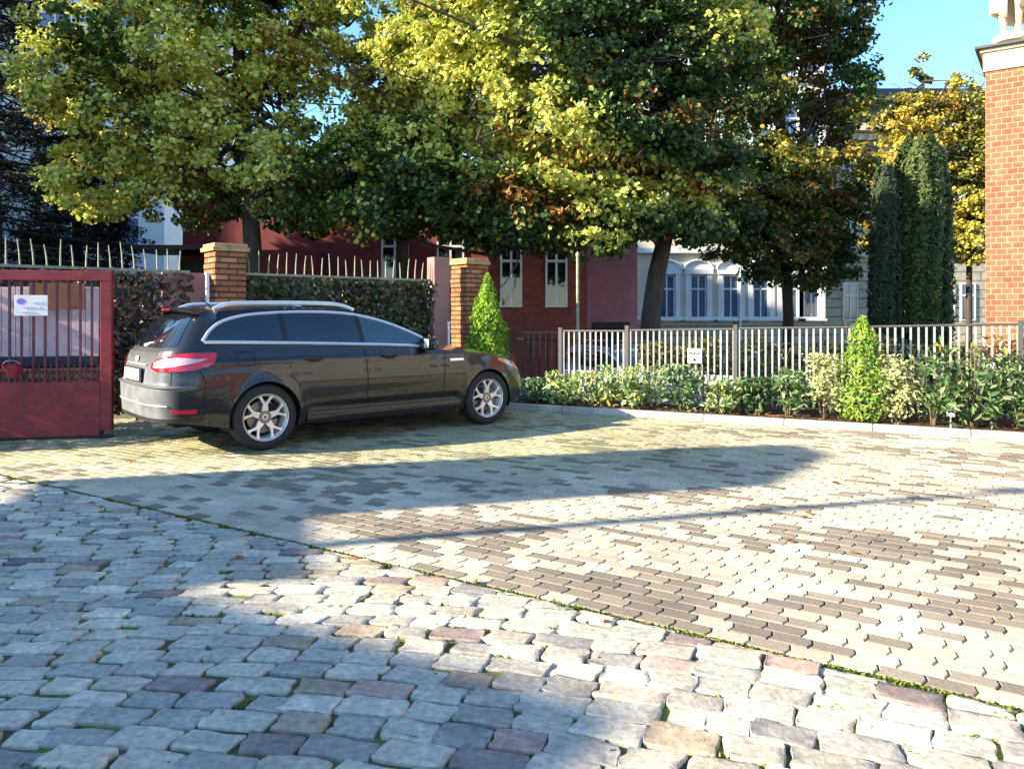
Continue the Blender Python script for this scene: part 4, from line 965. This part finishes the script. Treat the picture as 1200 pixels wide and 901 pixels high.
# statue
def statue():
    o = C0+WD*.30+Vector((-WD.y, WD.x, 0))*.20+Vector((0, 0, 5.43))
    root = empty('statue', o, WA+R(8), label='cream stone statue of a robed standing figure on the gatehouse cornice', cat='statue')
    q = MB(); q.lathe([(0, 0), (.23, 0), (.24, .03), (.22, .10), (.17, .13), (0, .13)], 20, 'z'); q.build('plinth', M['stone'], root, smooth=True, ang=50)
    V = [(0,0,.98),(.0,.0,1.12),(0,.0,1.34),(0,0,1.50),(0,-.01,1.60),(0,-.015,1.70),(0,-.01,1.80),
         (.09,0,.92),(.11,-.05,.55),(.10,.0,.20),(.11,-.12,.16),
         (-.09,0,.92),(-.10,.0,.55),(-.08,.03,.20),(-.08,-.10,.16),
         (.18,0,1.44),(.25,-.02,1.18),(.16,-.16,1.05),(-.18,0,1.44),(-.26,.02,1.17),(-.24,-.04,.93)]
    E = [(0,1),(1,2),(2,3),(3,4),(4,5),(5,6),(0,7),(7,8),(8,9),(9,10),(0,11),(11,12),(12,13),(13,14),(3,15),(15,16),(16,17),(3,18),(18,19),(19,20)]
    rad = [.14,.125,.15,.10,.055,.085,.07,.10,.075,.05,.035,.10,.075,.05,.035,.065,.05,.032,.065,.05,.032]
    me = bpy.data.meshes.new('figure'); me.from_pydata(V, E, []); o2 = bpy.data.objects.new('figure', me); COL.objects.link(o2); o2.parent = root
    m = o2.modifiers.new('skin', 'SKIN'); sv = me.skin_vertices[0].data
    for i, r in enumerate(rad): sv[i].radius = (r, r*.9)
    sv[0].use_root = True; m.use_smooth_shade = True
    s_ = o2.modifiers.new('sub', 'SUBSURF'); s_.levels = 2; s_.render_levels = 2; me.materials.append(M['stone'])
    # draped robe with folds, open in front of the legs
    q = MB(); P = []
    for z, r in ((1.46,.14),(1.30,.17),(1.10,.16),(.95,.18),(.75,.20),(.55,.21),(.38,.20)):
        P.append([((r+.018*math.sin(a*9+z*3)+.02*(1.46-z)*math.sin(a*5))*math.cos(a)*1.15, (r+.016*math.sin(a*11+z*2))*math.sin(a)*.9, z-.10*math.sin(a*1.5)*(1 if z < .6 else .2)) for a in np.linspace(R(-75), R(255), 60)])
    q.grid(P); o3 = q.build('robe', M['stone'], root, smooth=True, ang=80); m = o3.modifiers.new('s', 'SOLIDIFY'); m.thickness = .025
statue()
# low poles
def pole(px, Y, ztop, r, label, m, name='metal_pole', zb_=-.85):
    p = at(px, 369, Y); q = MB(); q.tube([(0, 0, zb_), (0, 0, ztop)], r, 10); q.lathe([(r*1.3, ztop-.02), (r*1.4, ztop+.03), (0, ztop+.08)], 10, 'z')
    o = q.build(name, m, smooth=True, ang=40); o.location = (p.x, p.y, 0); tag(o, label, 'pole'); return o
pole(677, 14, 2.45, .028, 'thin weathered pale metal pole in front of the red brick house corner', M['spike'])
# ------------------------------------------------------------------ trees
def limb(q, a, b, r0, r1, n=6, wob=.15, k=7):
    a, b = Vector(a), Vector(b); L_ = (b-a).length; pts = []; r = []
    for i in range(n+1):
        t = i/n; p = a.lerp(b, t)+Vector((random.gauss(0, wob*L_*.12), random.gauss(0, wob*L_*.12), random.gauss(0, wob*L_*.06)))*(1 if 0 < i < n else 0)
        pts.append(p); r.append(r0+(r1-r0)*t)
    q.tube(pts, r, k); return pts
def tree(name, label, base, trunk, blobs, nclump, nleaf, crad, size, palf, cat='tree', limbs=14, r0=.22, seed=1, grp=None, shell=.5):
    random.seed(seed); root = empty(name, base, 0, label=label, cat=cat)
    if grp: root['group'] = grp
    B = Vector(base); q = MB(); n = len(trunk)
    pts = [Vector(t)-B for t in trunk]; q.tube(pts, [r0*(1-.6*i/(n-1)) for i in range(n)], 12)
    o = q.build('trunk', M['bark'], root, smooth=True)
    q = MB()
    top = pts[-1]
    for k in range(limbs):
        c, r = blobs[k % len(blobs)]; tgt = Vector(c)-B+Vector((random.uniform(-.6, .6)*r[0], random.uniform(-.6, .6)*r[1], random.uniform(-.5, .6)*r[2]))
        i = random.uniform(.35, 1)*(n-1); a = pts[int(i)].lerp(pts[min(int(i)+1, n-1)], i-int(i)); pp = limb(q, a, tgt, r0*.32, .015, wob=.9)
        for s_ in range(4):
            w_ = pp[random.randint(2, 5)]; limb(q, w_, w_+Vector((random.gauss(0, .9), random.gauss(0, .9), random.gauss(.2, .6))), .03, .006, 4, .8, 5)
    q.build('branches', M['bark'], root, smooth=True)
    P, NB = crown(blobs, nclump, nleaf, crad, shell); cols = palf(P)
    leaf_mesh('crown', P-np.array(base), np.full(len(P), size), cols, M['leaf'], root, nbias=NB, aspect=.9, fold=.12)
    return root
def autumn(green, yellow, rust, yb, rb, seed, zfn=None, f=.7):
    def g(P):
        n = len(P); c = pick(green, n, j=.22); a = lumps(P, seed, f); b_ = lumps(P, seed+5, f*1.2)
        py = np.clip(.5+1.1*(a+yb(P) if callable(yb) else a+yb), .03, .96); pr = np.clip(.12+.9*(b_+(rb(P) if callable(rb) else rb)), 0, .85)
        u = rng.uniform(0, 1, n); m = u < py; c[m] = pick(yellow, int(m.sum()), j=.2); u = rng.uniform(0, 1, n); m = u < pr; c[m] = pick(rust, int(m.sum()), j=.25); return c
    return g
GR = [(.075,.125,.02), (.10,.16,.03), (.05,.09,.018)]; YE = [(.58,.58,.13), (.68,.64,.17), (.42,.50,.09)]; RU = [(.30,.13,.03), (.34,.17,.035), (.20,.10,.03)]
def W(px, py, Y): v = at(px, py, Y); return (v.x, v.y, v.z)
# tree A: left maple behind the pillar
TA = 17.4
tree('maple_tree', 'large green and yellow maple over the lit brick pillar at left', (W(297,369,TA)[0], TA, 0),
     [W(298,369+90,TA), W(296,290,TA), W(290,200,TA), W(282,100,TA), W(278,0,TA), W(276,-90,TA)],
     [(W(345,70,17.2), (1.1,1.4,1.0)), (W(330,5,17.2), (1.2,1.4,.9)), (W(150,30,16.61), (1.99,1.87,1.29)), (W(90,95,16.96), (1.17,1.52,1.05)), (W(240,60,16.38), (1.87,1.75,1.29)), (W(160,150,17.08), (1.75,1.75,1.11)), (W(240,170,17.08), (1.75,1.75,0.994)),
      (W(120,215,17.78), (1.35,1.52,0.819)), (W(225,235,17.55), (1.4,1.52,0.643)), (W(340,215,15.68), (0.877,1.17,0.819)), (W(350,165,16.38), (0.819,1.17,0.702)), (W(420,215,17.55), (1.4,1.64,1.05)),
      (W(440,120,17.55), (1.17,1.64,1.29)), (W(440,20,17.32), (1.29,1.64,1.29)), (W(370,-40,17.55), (1.87,1.87,1.05)), (W(250,-60,17.55), (2.57,2.34,1.17)), (W(120,-70,17.55), (2.11,2.34,1.17)), (W(370,255,16.03), (0.585,0.936,0.351))],
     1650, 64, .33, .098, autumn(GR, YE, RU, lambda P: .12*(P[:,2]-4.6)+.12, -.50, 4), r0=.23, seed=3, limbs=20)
# tree B: centre maple with leaning trunk
TB = 16.0
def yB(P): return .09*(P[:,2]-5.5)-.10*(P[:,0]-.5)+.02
tree('maple_tree', 'big spreading maple with a leaning trunk in the centre, sunlit yellow on its left', (W(762,369,TB)[0], TB, -.9),
     [W(760,430,TB), W(763,370,TB), W(770,320,TB), W(779,280,TB), W(778,200,TB), W(770,100,TB), W(765,0,TB), W(765,-80,TB)],
     [(W(570,20,14.88), (1.4,1.4,1.02)), (W(640,70,14.69), (1.49,1.49,1.12)), (W(660,150,14.69), (1.4,1.49,0.883)), (W(560,110,15.81), (1.21,1.49,1.02)), (W(500,190,16.28), (1.4,1.58,0.93)), (W(560,235,16), (1.58,1.67,0.79)),
      (W(640,235,15.35), (1.77,1.67,0.79)), (W(720,245,15.35), (1.58,1.67,0.605)), (W(740,150,15.35), (1.49,1.67,1.12)), (W(720,50,15.62), (1.58,1.67,1.12)), (W(810,60,15.81), (1.49,1.67,1.12)), (W(790,200,15.81), (1.4,1.58,0.883)),
      (W(500,60,16.28), (1.02,1.4,0.93)), (W(610,-50,15.35), (1.86,1.86,0.93)), (W(760,-50,15.35), (2.05,1.86,0.93)), (W(450,250,16.28), (1.02,1.3,0.558)), (W(690,275,14.88), (0.93,1.12,0.326)), (W(600,275,15.81), (1.3,1.3,0.372)), (W(810,262,15.35), (0.837,1.02,0.372))],
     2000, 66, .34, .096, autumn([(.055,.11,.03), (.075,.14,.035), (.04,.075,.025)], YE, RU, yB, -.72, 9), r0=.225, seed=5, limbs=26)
# tree C: right reddening maple
TC = 21.8
tree('maple_tree', 'reddening maple right of centre in front of the cream town house', (W(925,369,TC)[0], TC, -.82),
     [W(923,430,TC), W(924,370,TC), W(920,300,TC), W(915,200,TC), W(912,90,TC), W(912,-40,TC)],
     [(W(900,20,21.26), (2.18,1.96,1.53)), (W(975,20,21.8), (1.31,1.53,1.31)), (W(985,110,21.8), (1.04,1.42,1.2)), (W(860,110,21.26), (1.64,1.74,0.981)), (W(880,215,21.26), (1.85,1.74,1.42)), (W(960,205,21.8), (1.64,1.64,1.2)),
      (W(985,265,21.8), (1.09,1.42,0.872)), (W(900,290,21.26), (1.64,1.53,0.926)), (W(955,315,21.8), (1.09,1.31,0.545)), (W(850,255,20.71), (0.981,1.31,0.654)), (W(920,-60,21.8), (2.4,2.18,1.31)), (W(840,-20,20.71), (1.53,1.74,1.31)), (W(975,-45,21.8), (1.42,1.53,1.09))],
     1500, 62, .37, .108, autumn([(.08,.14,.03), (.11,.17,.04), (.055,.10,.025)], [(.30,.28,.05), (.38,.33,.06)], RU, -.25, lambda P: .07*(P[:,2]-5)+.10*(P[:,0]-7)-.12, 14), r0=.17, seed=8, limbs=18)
# yellow trees at the right
tree('birch_tree', 'slender yellow tree rising above the cypress left of the gatehouse', (W(1070,369,29)[0], 29, -.82),
     [W(1070,420,29), W(1072,300,29), W(1078,180,29), W(1082,95,29)],
     [(W(1080,95,29), (0.39,0.558,1)), (W(1065,140,29), (0.892,1.12,1)), (W(1045,140,29), (0.669,1,0.892)), (W(1092,160,29), (1,1.12,1)), (W(1060,200,29), (1.34,1.34,1.12)), (W(1050,270,29), (1.12,1.12,1.34)), (W(1080,300,29), (1.12,1.12,1.67))],
     330, 52, .34, .12, autumn([(.10,.12,.03)], [(.60,.48,.07), (.50,.44,.08), (.66,.50,.09)], RU, .45, -.85, 21), r0=.13, seed=11, limbs=12)
tree('birch_tree', 'yellow tree squeezed between the cypress and the gatehouse wall', (W(1135,369,28.5)[0], 28.5, -.82),
     [W(1135,420,28.5), W(1136,300,28.5), W(1134,200,28.5), W(1130,120,28.5)],
     [(W(1120,112,28.5), (0.57,0.684,0.684)), (W(1140,130,28.5), (0.684,0.798,0.912)), (W(1138,190,28.5), (0.798,0.912,1.14)), (W(1128,230,28.5), (0.798,1.03,1.03)), (W(1142,270,28.5), (0.798,1.03,1.37)), (W(1160,180,28.5), (0.798,1.03,1.71))],
     340, 52, .32, .12, autumn([(.11,.13,.03)], [(.56,.48,.08), (.46,.42,.08)], RU, .4, -.8, 27), r0=.12, seed=12, limbs=12)
# cypress pair
def cypress(px, Y, ytop, wpx, label, n, pal):
    p = at(px, 369, Y); zt_ = 1.37+(369-ytop)/900*Y; root = empty('cypress', (p.x, Y, -.82), 0, label=label, cat='cypress', group='dark cypresses by the street')
    H = zt_+.82; wd = wpx/900*Y*.5; q = MB(); q.tube([(0, 0, 0), (0, 0, H*.8)], [.12, .03], 8); q.build('trunk', M['bark'], root)
    z = rng.uniform(0, 1, n); a = rng.uniform(0, 6.28, n); fl = np.abs(np.sin(a*5.5+.8*np.sin(z*5)))**.6
    pr = np.interp(z, [0, .1, .35, .8, .95, 1.0], [.70, .85, 1, .92, .70, .35])*(.72+.30*fl)*(1+.05*rng.normal(size=n)); r = wd*pr*np.where(rng.uniform(0,1,n) < .75, rng.uniform(.9, 1.03, n), rng.uniform(.5, 1, n))
    zz = z*H*(1-.05*np.abs(np.sin(a*3)))
    P = np.column_stack([r*np.cos(a), r*np.sin(a), zz])
    # upright spray-like leaves
    leaf_mesh('foliage', P, np.full(n, .13), pick(pal, n), M['needle'], root, nbias=np.column_stack([np.cos(a)*1.6, np.sin(a)*1.6, np.full(n, .1)]), aspect=.35, fold=.06)
cypress(1078, 20.5, 156, 70, 'broad dark green cypress column, taller of the two beside the gatehouse', 26000, [(.08,.12,.035), (.11,.15,.045), (.05,.08,.025)])
cypress(1037, 20.0, 190, 36, 'narrow bluish dark cypress, lower of the two, on the left', 11000, [(.04,.065,.035), (.055,.08,.04)])
# spruce at the far left
def spruce(px, Y, ztop, wd, label, n=52000, seed=4):
    p = at(px, 369, Y); root = empty('spruce_tree', (p.x, Y, 0), 0, label=label, cat='spruce', group='dark spruces at the left')
    q = MB(); q.tube([(0, 0, -.2), (0, 0, ztop)], [.22, .03], 8); r_ = np.random.default_rng(seed); P = []; NB = []
    k = 0
    for z in np.arange(1.0, ztop, .28):
        R_ = wd*(1-z/ztop)**.75+.2; nb = 9
        for j in range(nb):
            a = r_.uniform(0, 6.28); L_ = R_*r_.uniform(.75, 1.1); dr = -.16*L_
            e = Vector((math.cos(a)*L_, math.sin(a)*L_, z+dr+.1*L_*L_*.1)); q.tube([(0, 0, z), (e.x*.5, e.y*.5, z+dr*.4), e], [.03, .02, .006], 4)
            m = int(n/(ztop/.28)/nb); t = r_.uniform(.12, 1, m)**.7; sd_ = r_.normal(size=m)*.10*(1+L_*(1-abs(2*t-1))*.7); dz = -np.abs(r_.normal(size=m))*.13
            P.append(np.column_stack([e.x*t-math.sin(a)*sd_, e.y*t+math.cos(a)*sd_, z+dr*t+dz+.02])); NB.append(np.tile([0, 0, .8], (m, 1)))
    q.build('trunk', M['bark'], root); P = np.concatenate(P); NB = np.concatenate(NB)
    leaf_mesh('foliage', P, np.full(len(P), .13), pick([(.016,.028,.024), (.022,.036,.03), (.012,.02,.02)], len(P)), M['needle'], root, nbias=NB, aspect=.28, fold=.05)
spruce(-8, 19, 13.0, 3.1, 'dark blue green spruce filling the far left edge of the picture')
spruce(90, 21.5, 8.2, 2.6, 'lower dark spruce behind the big left maple', seed=9)
# second layer of greenery behind, left and centre
tree('linden_tree', 'dark green tree behind and between the two big maples', (W(470,369,20)[0], 20, -.4), [W(470,400,20), W(472,250,20), W(470,120,20), W(470,40,20)],
     [(W(440,210,20), (1.6,1.4,1.0)), (W(500,235,20), (1.5,1.4,.8)), (W(470,150,20), (1.3,1.4,1.0)), (W(520,130,20.5), (1.2,1.3,1.0)), (W(360,250,20), (1.8,1.4,.6))],
     210, 48, .4, .14, autumn([(.025,.045,.018), (.035,.06,.02)], YE, RU, -.75, -.6, 33), r0=.18, seed=14, limbs=10)
# ------------------------------------------------------------------ street car behind the railings
def copy_tree(o, parent=None, repl=None):
    c = o.copy(); COL.objects.link(c); c.parent = parent
    if repl and c.data and c.data.materials and c.data.materials[0] in repl:
        c.data = c.data.copy(); c.data.materials[0] = repl[o.data.materials[0]]
    for ch in [x for x in o.children]: copy_tree(ch, c, repl)
    return c
c2 = copy_tree(car, None, {M['paint']: M['silver_paint'], M['palepaint']: M['silver_paint']}); c2.name = 'parked_car'
p = at(706, 369, 17.6); c2.location = (p.x, p.y, -.82); c2.rotation_euler = (0, 0, R(-62))
tag(c2, 'pale silver blue car parked on the lower street behind the left end of the railings', 'car')
# ------------------------------------------------------------------ unseen buildings outside the frame, several added only to shape shadows
SV = Vector((math.cos(R(SUN_AZ)), math.sin(R(SUN_AZ)), 0)); COT = 1/math.tan(R(SUN_EL))
def winrow(root, Ln, H, nx, nz, z0=1.2, w_=.9, h_=1.5, stepz=2.9, pane=None):
    for i in range(nx):
        for k in range(nz): facade_window(root, (i+.5)*Ln/nx, z0+k*stepz, w_, h_, M['white'], pane or M['pane'])
# house whose eave shades the cobbles
E1, E2, H1 = Vector((-3.80, 5.10, 0)), Vector((.46, 2.64, 0)), 6.6
a_, b_ = E1-SV*H1*COT, E2-SV*H1*COT; d_ = (b_-a_); an = math.atan2(d_.y, d_.x)
b = empty('courtyard_house', a_, an, label='plastered courtyard house left of the camera whose eave shades the cobblestones', cat='building')
block(b, 0, d_.length, -6, 0, 0, H1-.12, M['cream']); q = MB(); q.box((d_.length/2, -3, H1-.06), (d_.length, 6.0, .12)); q.build('flat_roof', M['slate'], b)
# unseen slab added and notched to shape the yard shadow and lit patch
tw = Vector((-13, 6.52-13*.277, 0)); b = empty('shadow_slab', tw, R(SUN_AZ), label='unseen plastered slab with a notch, added left of the yard to shape its shadow', cat='building')
block(b, -.3, .3, -.87, .87, 0, 3.3, M['cream']); block(b, -.3, .3, -.87, .87, 4.45, 6.7, M['cream'], 'upper_slab')
q = MB()
block(b, -.3, .3, -.87, .05, 3.303, 4.447, M['cream'], 'notch_infill'); block(b, -.9, .3, -2.15, -.872, 0, 5.15, M['cream'], 'annex')  # infill trims the lit patch; side block added to widen the shade
for sx in (-1, 1):
    for sy in (1,): q.box((sx*.24, sy*.80, 3.88), (.08, .06, 1.14))
q.build('columns', M['cream'], b)
q = MB(); q.add([(-.4,-.9,6.7),(.4,-.9,6.7),(.4,.9,6.7),(-.4,.9,6.7),(0,.15,7.5),(0,.75,7.5)], [(0,3,2,1),(0,1,4),(1,2,5,4),(2,3,5),(3,0,4,5)]); q.build('roof', M['roof'], b)
# lamp post
lp = Vector((-12, 5.17-13*.277, 0)); q = MB(); q.tube([(0, 0, 0), (0, 0, 1), (0, 0, 7.0)], [.11, .085, .07], 12); q.tube([(0, 0, 6.9), (.1, 0, 7.03), (.6, .16, 7.05)], .045, 8)
b = empty('street_lamp', lp, 0, label='tall grey street lamp left of the yard', cat='street lamp'); q.build('pole', M['rail'], b, smooth=True, ang=40); MB().box((.75, .2, 7.04), (.5, .2, .09)).build('lamp_head', M['rail'], b, bevel=.02)
# unseen blocks added in the west to shade the trees and facades
b = empty('west_shade_block', (-22, 33, 0), R(-90), label='unseen plastered block added west of the garden to shade the trees', cat='building')
block(b, 0, 19.5, -10, 0, -.9, 8.4, M['white_wall']); winrow(b, 19.5, 9, 7, 2, h_=1.4); q = MB(); q.box((9.5, -5, 8.5), (19.6, 10.6, .2)); q.build('roof', M['roof'], b)
block(b, 21.9, 25, -10, 0, -.9, 15.3, M['white_wall'], 'shade_wing')  # added height keeps the lower crowns in shade
b = empty('tall_shade_block', (-34, 33, 0), R(-90), label='unseen tall plain block added far to the west to shade the facades', cat='building')
block(b, 0, 16, -10, 0, -.9, 23, M['white_wall']); winrow(b, 16, 23, 5, 7)  # added so its shadow covers the cream facade
# row opposite, to the right of the camera
b = empty('yard_terrace', (15, 6.5, 0), R(-90), label='beige stone and dark brick terrace right of the camera facing the car', cat='building')
block(b, 0, 9, 0, 8, -.1, 6.5, M['beige']); block(b, 9, 26, 0, 8, -.1, 5, M['brick_dark'], 'brick_wing'); 
for i in range(9):
    for k in range(1): facade_window(b, 1.4+i*2.8, 1.6+k*3.1, 1.0, 1.8, M['white'], M['bluepane'])
q = MB(); q.box((4.5, 4, 6.6), (9.4, 8.6, .2)); q.build('roof', M['roof'], b)
